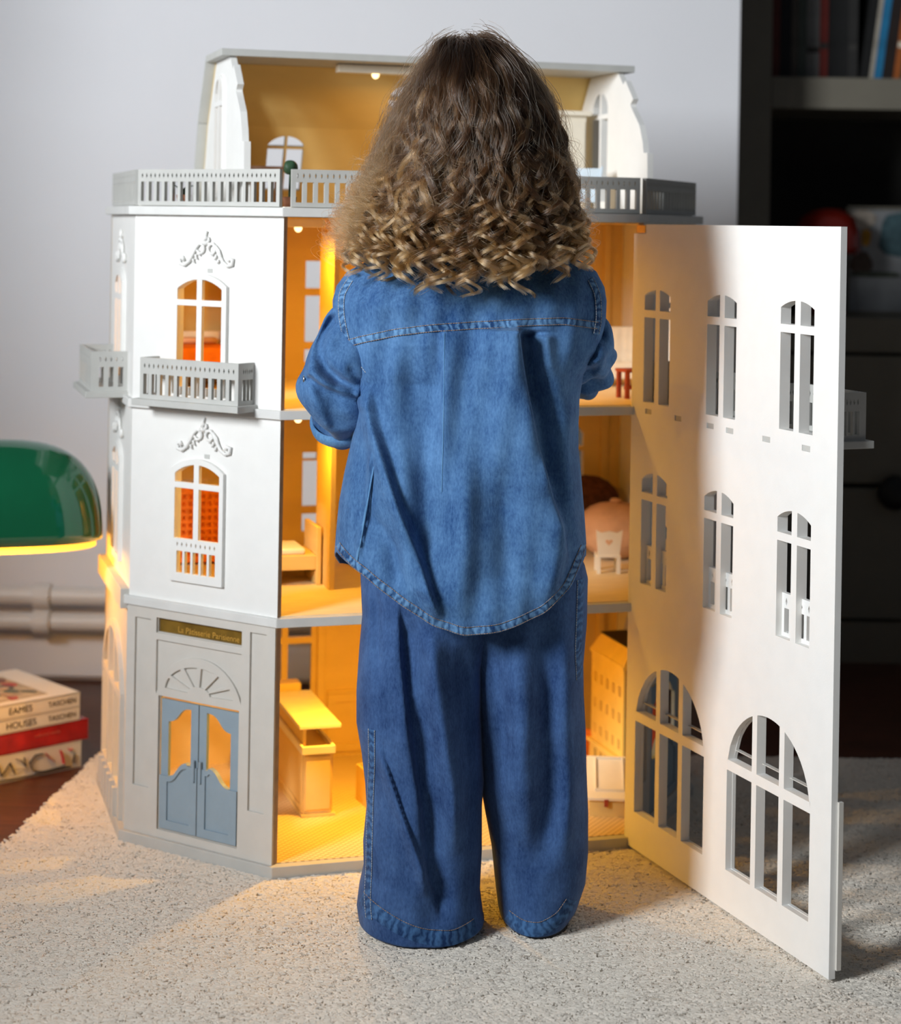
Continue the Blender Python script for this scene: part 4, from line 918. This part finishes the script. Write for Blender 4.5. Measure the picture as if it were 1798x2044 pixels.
# ---- sleeves
def polyd(px, py, line):
    best = np.full(px.shape, 1e9)
    for (x0, y0), (x1, y1) in zip(line[:-1], line[1:]):
        dx, dy = x1-x0, y1-y0; t = np.clip(((px-x0)*dx+(py-y0)*dy)/(dx*dx+dy*dy), 0, 1); best = np.minimum(best, np.hypot(px-x0-t*dx, py-y0-t*dy))
    return best
def sleeve(cl, rad, seed, folds=(), cuff_w=.012):
    cl = np.array(cl, float); Q, s = resample(cl, .0028); d = np.linspace(0, 1, len(rad)); R = np.interp(s/s[-1], d, rad); n = len(Q); K = 96
    tg = np.gradient(Q, axis=0); tg /= np.linalg.norm(tg, axis=1)[:, None]; ref = np.array([0, .2, 1.0]); r2 = np.random.default_rng(seed); f = r2.uniform(0, 6.28, 8); P = []; up = None
    for i in range(n):
        a = np.cross(tg[i], ref if up is None else up); a /= np.linalg.norm(a); b = np.cross(a, tg[i]); up = b; u = s[i]/s[-1]; row = []
        bend = math.exp(-((u-.60)/.20)**2)
        for j in range(K):
            q = 2*math.pi*j/K
            w_ = .0070*bend*math.sin(u*30+1.6*math.cos(q+f[0]))*(.55+.45*math.cos(q-f[5]))+.004*math.sin(2*q+f[1]+u*6)+.0024*math.sin(5*q+f[2]-u*11)+.0028*math.sin(u*19+f[3]+2.2*math.sin(q+f[4]))
            row.append(Q[i]+(a*math.cos(q)+b*math.sin(q))*(R[i]+w_*min(1, (1-u)*6+.25)))
        P.append(row)
    P = np.array(P); ra_, rb_ = P[..., 0]/P[..., 1]*F_PX, (CAM_H-P[..., 2])/P[..., 1]*F_PX; px, py = CXP+ra_-rb_*ROLL, CYP+rb_+ra_*ROLL; bk_ = np.clip((P.mean(axis=1, keepdims=True)[..., 1]-P[..., 1])/.02, 0, 1)
    for ln_, w_, h_ in folds: P[..., 1] -= h_*np.exp(-(polyd(px, py, ln_)/w_)**2)*bk_
    o = MB().grid(P, True).build('sleeve', DS, shirt, smooth=True, world=True)
    md = o.modifiers.new('cloth_thickness', 'SOLIDIFY'); md.thickness = .002; md.offset = -1
    # rolled cuff
    k0 = n-max(4, int(cuff_w/.0028)); cen = P[k0:].mean(axis=1, keepdims=True); prof = np.linspace(0, math.pi, P[k0:].shape[0]); Qc = cen+(P[k0:]-cen)*(1.05+.06*np.sin(prof))[:, None, None]
    mb = MB().grid(Qc, True); c = mb.build('cuff', denim('denim_cuff_%d' % seed, (.03, .13, .30), (.16, .34, .58)), o, smooth=True, world=True); md = c.modifiers.new('cloth_thickness', 'SOLIDIFY'); md.thickness = .0035
    return o, P
def w3(px, py, Y): p = at(px, py, Y); return (p.x, p.y, p.z)
slL, PL = sleeve([w3(742, 612, 2.305), w3(712, 662, 2.297), w3(680, 720, 2.285), w3(669, 782, 2.288), w3(678, 815, 2.318), w3(690, 828, 2.365), w3(700, 830, 2.42)], [.027, .036, .0425, .0395, .0370, .035, .032], 4,
    [([(662, 640), (640, 672), (634, 705), (648, 735), (676, 762), (704, 778)], 12, -.019), ([(612, 742), (640, 762), (672, 775), (712, 786)], 10, .015), ([(620, 758), (645, 780), (680, 796), (722, 804)], 11, -.018), ([(618, 770), (630, 800), (652, 845)], 9, .006), ([(700, 740), (720, 765), (735, 775)], 9, -.008)])
k_ = int(len(PL)*.70); cen_ = Vector(PL[k_].mean(axis=0)); ax_ = Vector((.12, .62, -.62)).normalized(); a_ = ax_.cross(Vector((0, 0, 1))).normalized(); b_ = ax_.cross(a_)
rows_ = []
for t_, r_ in ((-.006, .0405), (.002, .0440), (.010, .0435), (.016, .0400)):
    rows_.append([cen_+ax_*(t_+.004)+(a_*math.cos(q)+b_*math.sin(q))*(r_+.0012*math.sin(3*q+1)) for q in np.linspace(0, 2*math.pi, 64, endpoint=False)])
cf_ = MB().grid(rows_, True).build('turned_cuff', denim('denim_turned_cuff', (.02, .10, .25), (.16, .33, .56)), slL, smooth=True, world=True); cf_.modifiers.new('cloth_thickness', 'SOLIDIFY').thickness = .002
slR, PR = sleeve([w3(1128, 618, 2.310), w3(1164, 655, 2.303), w3(1178, 695, 2.300), w3(1177, 722, 2.318), w3(1166, 744, 2.37), w3(1156, 750, 2.42)], [.024, .0300, .0275, .0265, .027, .026], 9,
    [([(1150, 700), (1175, 690), (1200, 665)], 9, -.014), ([(1160, 735), (1185, 722), (1212, 700)], 7, .011), ([(1150, 720), (1170, 715), (1195, 700)], 6, -.009), ([(1175, 765), (1195, 740), (1215, 715)], 6, .005)])
bt = w3(609, 757, 2.28); MB().lathe([(.0045, 0), (.0052, .0012), (.004, .0026), (.0008, .002)], (0, 0, 0), 14).build('button', M['steel'], slL, smooth=True).matrix_basis = wmat(slL).inverted() @ Matrix.Translation(bt) @ Matrix.Rotation(-math.pi/2, 4, 'Y')
# ---- trousers
TY = 2.29
LL = tab([(728, 1060), (722, 1110), (718, 1150), (722, 1230), (716, 1300), (711, 1380), (711, 1440), (721, 1500), (728, 1560), (731, 1610), (724, 1680), (725, 1730), (716, 1770), (711, 1810), (716, 1846)], TY)
LR = tab([(1000, 1060), (985, 1240), (962, 1330), (960, 1420), (963, 1500), (966, 1560), (962, 1610), (962, 1700), (958, 1780), (964, 1830), (974, 1870)], TY)
RL = tab([(895, 1060), (915, 1240), (940, 1330), (948, 1420), (954, 1500), (958, 1560), (968, 1620), (981, 1690), (988, 1760), (994, 1810), (1004, 1850)], TY+.04)
RR = tab([(1140, 1060), (1148, 1090), (1166, 1125), (1172, 1150), (1170, 1240), (1163, 1320), (1164, 1380), (1168, 1450), (1170, 1530), (1174, 1620), (1174, 1700), (1169, 1760), (1152, 1810), (1122, 1850)], TY+.04)
def t_disp(px, py):
    d = ridge(px, py, [(800, 1200), (820, 1350), (845, 1500), (862, 1700), (880, 1850)], 30, -.011, 'g', 60, 60)
    d += ridge(px, py, [(858, 1240), (880, 1400), (905, 1550), (915, 1700)], 20, .008, 'g', 50, 90)
    d += ridge(px, py, [(795, 1190), (800, 1300), (812, 1420), (838, 1600), (850, 1780)], 20, .007, 'l', 60, 60)
    d += ridge(px, py, [(755, 1470), (800, 1600), (845, 1720), (876, 1830)], 18, .0055, 'l', 50, 40)
    d += ridge(px, py, [(748, 1170), (752, 1260), (758, 1370)], 10, -.005, 'g', 40, 60)
    d += ridge(px, py, [(925, 1280), (935, 1420), (942, 1560), (944, 1700)], 18, -.006, 'g', 50, 60)
    d += ridge(px, py, [(1040, 1270), (1038, 1420), (1040, 1560), (1030, 1700)], 34, .009, 'g', 90, 120)
    d += ridge(px, py, [(1084, 1230), (1092, 1400), (1098, 1600), (1085, 1750)], 26, -.008, 'g', 60, 90)
    d += ridge(px, py, [(1130, 1250), (1135, 1400), (1140, 1600), (1130, 1750)], 20, .005, 'g', 60, 90)
    d += ridge(px, py, [(985, 1280), (1000, 1420), (1012, 1560)], 20, -.005, 'g', 60, 90)
    d *= 1.7
    d += .0016*np.sin(px*.03+py*.012)*np.sin(py*.02+px*.011)+.0008*np.sin(px*.08+py*.03)
    return d
def leg_y(side):
    TL, TR = (LL, LR) if side < 0 else (RL, RR); cy0 = (2.305, 2.345)[side > 0]
    def f(X, z):
        X = np.asarray(X, float); z = np.asarray(z, float); L, R = np.interp(z, *TL), np.interp(z, *TR); q = np.clip((X-(L+R)/2)/((R-L)/2), -.995, .995); sn = -np.sqrt(1-q*q)
        px, py = px_of(X, z, 2.25); b = np.interp(z, [0, .1, .25, .45], [.078, .078, .084, .076]); return cy0+np.interp(z, [0, .3, .45], [0, -.008 if side < 0 else -.018, .005 if side < 0 else -.020])+b*pw(sn, .85)-t_disp(px, py)*np.maximum(-sn, .2)*np.clip(-sn*1.6, 0, 1)
    return f, TL, TR, cy0
mb = MB()
for side in (-1, 1):
    f, TL, TR, cy0 = leg_y(side); n, K = 210, 200; rows = []
    for i in range(n):
        t = i/(n-1); row = []
        for j in range(K):
            q = 2*math.pi*j/K; cq, sq = math.cos(q), math.sin(q); back = max(0, -sq)
            zb = .0005+.010*(1-back)*(1 if side < 0 else .7); z = .47+(zb-.47)*t; row.append((cq, sq, z))
        rows.append(row)
    A = np.array(rows); cq, sq, z = A[..., 0], A[..., 1], A[..., 2]; L, R = np.interp(z, *TL), np.interp(z, *TR); X = (L+R)/2+(R-L)/2*cq
    b = np.interp(z, [0, .1, .25, .45], [.078, .078, .084, .076]); cy = cy0+np.interp(z, [0, .3, .45], [0, -.008 if side < 0 else -.018, .005 if side < 0 else -.020])
    px, py = px_of(X, z, 2.25); Y = cy+b*pw(sq, .85)+t_disp(px, py)*np.where(sq < 0, np.minimum(sq, -.2), 0)*np.clip(-sq*1.6, 0, 1)
    mb.grid(np.dstack([X, Y, z]), True)
trousers = mb.build('trousers', DT, person, smooth=True, world=True, label='wide-legged dark blue denim trousers')
so = trousers.modifiers.new('cloth_thickness', 'SOLIDIFY'); so.thickness = .002; so.offset = -1
fL, fR = leg_y(-1)[0], leg_y(1)[0]
strip('outer_seam', xz([(742, 1450), (742, 1520), (738, 1600), (736, 1680), (735, 1740), (732, 1800), (736, 1835)], 2.25), .0085, fL, DTs, trousers, stitch=(-.45, .45), dashm=paleth)
strip('outer_seam', xz([(1160, 1160), (1158, 1230), (1155, 1300), (1158, 1360)], 2.27), .009, fR, DTs, trousers, stitch=(-.45,), dashm=paleth)
hl = [(720, 1800), (760, 1812), (800, 1838), (850, 1862), (900, 1872), (950, 1858)]
strip('trouser_hem', xz([(718, 1812), (745, 1822), (790, 1843), (850, 1866), (905, 1872), (950, 1863)], 2.235), .019, fL, DTs, trousers, lift=.0012, stitch=(.46,))
strip('trouser_hem', xz([(1012, 1838), (1040, 1848), (1080, 1849), (1120, 1829), (1142, 1800)], 2.275), .019, fR, DTs, trousers, lift=.0012, stitch=(.46,))
# ---- shoes
def shoe(px, py, Y, rot, nm):
    c = at(px, py, Y); o = bpy.data.objects.new(nm, None); P = []; S_ = []
    for i in range(15):
        t = i/14; y = -.075+.150*t; w_ = .031*(max(0.02, 1-abs(2*t-1)**3.2))**.5*(1+.12*math.sin(t*5)); h = .050-.022*t; row = []; 
        for j in range(14):
            q = math.pi*j/13; row.append((w_*math.cos(q), y, .010+h*math.sin(q)*(.45+.55*(1-abs(2*t-1)**4))))
        P.append(row); S_.append((w_, y))
    up = MB().grid(P); ring = [(a*1.06, b*1.03) for a, b in S_]+[(-a*1.06, b*1.03) for a, b in reversed(S_)]
    mw = Matrix.Translation((c.x, Y, -.004)) @ Matrix.Rotation(rot, 4, 'Z')
    up.v = [tuple(mw @ Vector(p)) for p in up.v]; s_ = up.build('shoe', M['black'], person, smooth=True, world=True)
    so_ = MB().plate([ring], 0, .012, lambda a, d, b: mw @ Vector((a, b, d))); so_.build('sole', M['black'], s_, world=True)
shoe(800, 1840, 2.315, .62, 'shoe'); shoe(1078, 1850, 2.345, -.12, 'shoe')
# ---- body: one continuous skinned surface under the clothes
def body():
    J = {}; E = []; R = {}
    def j(n, p, r, par=None):
        J[n] = Vector(p); R[n] = r
        if par: E.append((par, n))
    cx = .030
    j('pelvis', (cx, 2.315, .44), .075); j('waist', (cx, 2.312, .54), .070, 'pelvis'); j('chest', (cx, 2.305, .67), .078, 'waist'); j('upper', (cx, 2.31, .765), .062, 'chest'); j('neck', (cx, 2.315, .83), .030, 'upper'); j('head0', (cx, 2.30, .88), .040, 'neck'); j('head1', (cx-.003, 2.29, .95), .066, 'head0'); j('head2', (cx-.006, 2.285, 1.01), .064, 'head1')
    j('nose', (cx, 2.352, .945), .012, 'head1')
    for s, nm in ((-1, 'l'), (1, 'r')):
        ax = cx+s*.125; j('sh'+nm, (ax, 2.308, .765), .034, 'upper')
        el = (PL, PR)[s > 0]; k = int(len(el)*.62); ce = el[k].mean(axis=0); j('el'+nm, ce, .024, 'sh'+nm); wr = el[-1].mean(axis=0); hand = Vector((cx+s*.075, 2.505, .70 if s < 0 else .715)); j('wr'+nm, Vector(wr)*.35+hand*.65+Vector((0, -.03, 0)), .016, 'el'+nm)
        j('pa'+nm, hand, .017, 'wr'+nm)
        for i in range(4):
            b = hand+Vector((s*.018-s*.011*i, .030, .004-.002*i)); L_ = (.024, .028, .026, .019)[i]; j(f'f{i}a{nm}', b, .0060, 'pa'+nm); j(f'f{i}b{nm}', b+Vector((0, L_, -.006)), .0054, f'f{i}a{nm}'); j(f'f{i}c{nm}', b+Vector((0, L_*1.5, -.020)), .0046, f'f{i}b{nm}')
        j('ta'+nm, hand+Vector((-s*.022, .006, -.002)), .0068, 'pa'+nm); j('tb'+nm, hand+Vector((-s*.032, .026, -.008)), .0056, 'ta'+nm)
        lx_ = (-.035, .100)[s > 0]; ly_ = (2.31, 2.335)[s > 0]
        j('hip'+nm, (cx+s*.048, 2.315, .40), .060, 'pelvis'); j('kn'+nm, (lx_, ly_, .225), .040, 'hip'+nm); j('an'+nm, (lx_, ly_+.005, .055), .026, 'kn'+nm); j('to'+nm, (lx_+s*.02, ly_+.075, .022), .018, 'an'+nm)
    names = list(J); im = wmat(person).inverted(); me = bpy.data.meshes.new('body'); me.from_pydata([im @ J[n] for n in names], [(names.index(a), names.index(b)) for a, b in E], [])
    o = bpy.data.objects.new('body', me); C.objects.link(o); o.parent = person
    sk = o.modifiers.new('skin', 'SKIN'); sk.use_smooth_shade = True
    for n, v in zip(names, me.skin_vertices[0].data): v.radius = (R[n], R[n]*.92); v.use_root = n == 'pelvis'
    sb = o.modifiers.new('smooth', 'SUBSURF'); sb.levels = 2; sb.render_levels = 2; me.materials.append(M['skin']); return o
bd = body()
hc = Vector((.024, 2.287, .975))
for s in (-1, 1):
    MB().lathe([(.0005, -.009), (.006, -.007), (.009, 0), (.006, .007), (.0005, .009)], (hc.x+s*.028, 2.348, .968), 14).build('eyeball', M['eye'], bd, smooth=True, world=True)
    MB().tube([(hc.x+s*.068, 2.30, .975), (hc.x+s*.074, 2.292, .962), (hc.x+s*.070, 2.298, .945)], [.006, .010, .006], 10, flat=.5).build('ear', M['skin'], bd, smooth=True, world=True)
MB().tube([(hc.x-.018, 2.344, .912), (hc.x, 2.352, .909), (hc.x+.018, 2.344, .912)], [.002, .0045, .002], 8).build('lips', M['pink'], bd, smooth=True, world=True)
# ------------------------------------------------------------------ hair
HY = 2.27
ENV_L = [(930, 74), (915, 78), (893, 86), (870, 103), (850, 130), (830, 165), (812, 205), (795, 250), (778, 300), (758, 350), (734, 400), (715, 440), (703, 475), (697, 510), (690, 545), (690, 640)]
ENV_R = [(934, 74), (950, 80), (980, 88), (1012, 102), (1052, 132), (1080, 164), (1100, 202), (1118, 250), (1132, 300), (1145, 350), (1155, 400), (1161, 445), (1166, 480), (1175, 510), (1182, 545), (1180, 640)]
TL_, TR_ = tab(ENV_L, HY), tab(ENV_R, HY)
zt_, zb_ = W(932, 74, HY).z, W(932, 600, HY).z
ZG = np.linspace(zb_, zt_, 500)
def smooth1(v, k=22, n=3):
    for _ in range(n):
        w_ = np.r_[2*v[0]-v[k:0:-1], v, np.full(k, v[-1])]; v = np.convolve(w_, np.ones(2*k+1)/(2*k+1), 'valid')
    return v
GL = np.interp(ZG, *TL_); GR = np.interp(ZG, *TR_); ztop_ = np.clip((zt_-ZG)/.03, 0, 1)
GL = GL*(1-ztop_)+smooth1(GL)*ztop_; GR = GR*(1-ztop_)+smooth1(GR)*ztop_
dz_ = zt_-ZG; GB = .113*np.sqrt(np.clip(1-(1-np.clip(dz_/.125, 0, 1))**2, 0, 1))+.002
def eL(z): return np.interp(z, ZG, GL)
def eR(z): return np.interp(z, ZG, GR)
def eB(z): return np.interp(z, ZG, GB)
CYH = 2.285
def env(phi, z, f):
    c, s = np.cos(phi), np.sin(phi); L, R = eL(z), eR(z); xc = np.interp(z, [zb_, .95, zt_], [.028, .030, .018]); hwid = np.where(c < 0, xc-L, R-xc); bk = eB(z)
    return xc+hwid*f*c, CYH+bk*f*s*np.where(s > 0, .85, 1.0), z
tipx = np.array([W(a, 500, HY).x for a in (640, 690, 740, 790, 830, 870, 905, 950, 1000, 1050, 1100, 1150, 1195, 1230)])
tipz = np.array([W(930, b, 2.19).z for b in (525, 535, 530, 540, 562, 575, 592, 560, 568, 545, 535, 522, 515, 505)])
def locks(n, nst, fr, seed, npt=120, root=(0, 1, 3.0), amp=(.0050, .0110), curl=(.0060, .0120), spread=.0074, tipjit=.04, wl=(.065, .105), phr=None, frz=.0007, ringlet=.34, loose=.16, tipdrop=.006, zend=None):
    r2 = np.random.default_rng(seed); out = []; tint = []
    for i in range(n):
        phi = r2.uniform(-math.pi*1.18, math.pi*.18) if phr is None else r2.uniform(*phr)
        f = r2.uniform(*fr); dphi = r2.normal(0, .06); u = 1-(1-np.linspace(0, 1, npt))**1.6
        x_end = env(np.array(phi), np.array(.84), f)[0]; ztip = float(np.interp(x_end, tipx, tipz))+abs(r2.normal(0, tipjit))-r2.uniform(0, tipdrop)
        if zend: ztip = r2.uniform(*zend)
        zr = zt_-.003-(zt_-.95)*(root[0]+(root[1]-root[0])*r2.uniform()**root[2]); ztip = min(ztip, zr-.10)
        z = zr-(zr-ztip)*u**1.12; g = np.clip(u/.35, 0, 1); g = g*g*(3-2*g); ff = (.97 if zr > zt_-.009 else .86)*(1-g)+f*g
        P = np.stack(env(phi+dphi*u+.04*np.sin(u*5+i), z, ff), 1)
        T = np.gradient(P, axis=0); T /= np.linalg.norm(T, axis=1)[:, None]+1e-9; Nn = P-np.array([.028, CYH, 0]); Nn[:, 2] = 0; Nn /= np.linalg.norm(Nn, axis=1)[:, None]+1e-9; Nn -= T*(Nn*T).sum(1)[:, None]; Nn /= np.linalg.norm(Nn, axis=1)[:, None]+1e-9; B = np.cross(T, Nn)
        s = np.r_[0, np.cumsum(np.linalg.norm(np.diff(P, axis=0), axis=1))]; rl = r2.uniform(.6, 1.3)*ringlet; k2 = np.clip((u-(1-rl))/(rl*.5), 0, 1); k2 = k2*k2*(3-2*k2)
        lam0 = r2.uniform(*wl); lamt = r2.uniform(.024, .040); lam = lam0*(1-.25*u)*(1-k2)+lamt*k2; phs = np.r_[0, np.cumsum(np.diff(s)*2*math.pi/lam[1:])]
        A0 = r2.uniform(*amp); A1 = r2.uniform(*curl); A = A0*np.clip((u-.05)/.45, 0, 1)*(1-k2)+A1*k2; An = A*(.55*(1-k2)+k2); p0 = r2.uniform(0, 6.28); hand = r2.choice([-1, 1]); sp = spread*r2.uniform(.65, 1.35); ti = r2.normal(0, 1)+(min(f, 1.0)-.92)*7; sh0 = np.array([r2.normal(0, .007), r2.normal(0, .007), -.001])*(zr > zt_-.009); fad = np.clip(1-u/.16, 0, 1)[:, None]**1.5; P = P+sh0*fad  # ti: deeper locks coloured darker, shade between layers put into the tint
        wn = (.55+.45*np.exp(-((u-.12)/.25)**2)+.20*np.sin(u*11+p0))*(1-.45*k2); flat = r2.uniform(.4, .75)
        for k in range(nst):
            rr = sp*math.sqrt(r2.uniform()); qa = r2.uniform(0, 6.28); stray = 1 if r2.uniform() > loose else r2.uniform(1.4, 2.6); pk = p0+r2.normal(0, .12*stray); ak = 1+r2.normal(0, .07*stray); ln = 1-abs(r2.normal(0, .035))
            psi = phs*(1+r2.normal(0, .005*stray))+pk
            off = (Nn*(np.cos(psi)*An*ak+rr*flat*math.cos(qa)*wn*stray)[:, None]+B*(hand*np.sin(psi)*A*ak+rr*math.sin(qa)*wn*stray)[:, None])
            nz = np.stack([np.sin(u*r2.uniform(4, 14)+r2.uniform(0, 6)) for _ in range(3)], 1)*frz*stray*(u**.8)[:, None]
            S = P+off+nz
            if ln < 1:
                uu = u*ln; S = np.stack([np.interp(uu, u, S[:, q]) for q in range(3)], 1)
            out.append(S); tint.append(ti)
    return np.array(out), np.array(tint)
H = [locks(150, 76, (.86, .99), 1), locks(120, 50, (.76, .88), 2, root=(.02, 1.0, 2.0), tipjit=.025), locks(60, 44, (.60, .76), 3, root=(.35, 1.4, 1.0), tipjit=.02)]
H.append(locks(34, 50, (.88, .97), 21, phr=(math.pi*.18, math.pi*.82), zend=(.975, 1.01), ringlet=.2))
H.append(locks(44, 80, (.96, 1.02), 5, curl=(.009, .0135), spread=.0052, tipdrop=.022, loose=.08, tipjit=.008, phr=(-math.pi*.98, -math.pi*.02), ringlet=.34))
fly = locks(300, 3, (.93, 1.06), 6, amp=(.003, .009), curl=(.008, .016), spread=.014, frz=.0025, tipjit=.08, loose=.5)
fly2 = locks(260, 4, (.98, 1.16), 16, amp=(.004, .010), curl=(.010, .018), spread=.016, frz=.003, tipjit=.05, phr=(-math.pi*1.12, -math.pi*.86), loose=.5)
hm = bpy.data.materials.new('brown_hair'); hm.use_nodes = True; N = hm.node_tree.nodes; L = hm.node_tree.links
for nn in list(N):
    if nn.type == 'BSDF_PRINCIPLED': N.remove(nn)
hb_ = N.new('ShaderNodeBsdfHairPrincipled'); hb_.parametrization = 'COLOR'; hb_.inputs['Roughness'].default_value = .22; hb_.inputs['Radial Roughness'].default_value = .42
hi = N.new('ShaderNodeHairInfo'); rp = N.new('ShaderNodeValToRGB'); e = rp.color_ramp.elements; e[0].position = .10; e[0].color = (.019, .0095, .005, 1); e[1].position = 1.0; e[1].color = (.30, .162, .068, 1); m2 = rp.color_ramp.elements.new(.60); m2.color = (.056, .027, .011, 1)
rnd = N.new('ShaderNodeMath'); rnd.operation = 'MULTIPLY_ADD'; rnd.inputs[1].default_value = .24; rnd.inputs[2].default_value = -.12; L.new(hi.outputs['Random'], rnd.inputs[0])
ad = N.new('ShaderNodeMath'); ad.operation = 'ADD'; tn = N.new('ShaderNodeAttribute'); tn.attribute_name = 'tint'; ta = N.new('ShaderNodeMath'); ta.operation = 'MULTIPLY_ADD'; ta.inputs[1].default_value = .21; L.new(tn.outputs['Fac'], ta.inputs[0]); L.new(hi.outputs['Intercept'], ta.inputs[2]); L.new(ta.outputs[0], ad.inputs[0]); L.new(rnd.outputs[0], ad.inputs[1]); L.new(ad.outputs[0], rp.inputs[0]); L.new(rp.outputs[0], hb_.inputs['Color']); L.new(hb_.outputs[0], N['Material Output'].inputs[0])
# solid core so that the mass reads as hair everywhere
P = []
for z in np.linspace(zt_-.004, W(930, 520, 2.2).z, 40):
    q = np.linspace(0, 2*math.pi, 64, endpoint=False); f = .74*(1-.02*np.sin(q*9+z*60)); X, Y, Z = env(q, np.full_like(q, z), f); f2 = (np.sin(q) > .75)
    P.append(np.stack([X, np.minimum(Y, 2.325 if z < 1.0 else 9), Z], 1))
core = MB().grid(P, True).build('hair', mat('hair_core', (.035, .018, .010), .6, .3, 60, col2=(.07, .036, .018), stretch=(6, 6, 1)), person, smooth=True, world=True, label='long curly brown hair lightening to golden ends')
def hairset(nm, ht, r0, r1):
    h, ti = ht; o = make_curves(nm, h, h.shape[1], np.linspace(r0, r1, h.shape[1]), hm, core)
    a = o.data.attributes.new('tint', 'FLOAT', 'CURVE'); a.data.foreach_set('value', ti.astype(np.float32))
for ht in H: hairset('curls', ht, .00030, .00016)
fly2 = (fly2[0], fly2[1]*.3+1.6)  # left-edge wisps coloured paler, light through them put into the tint
for ht in (fly, fly2): hairset('flyaway_strands', ht, .00014, .00008)
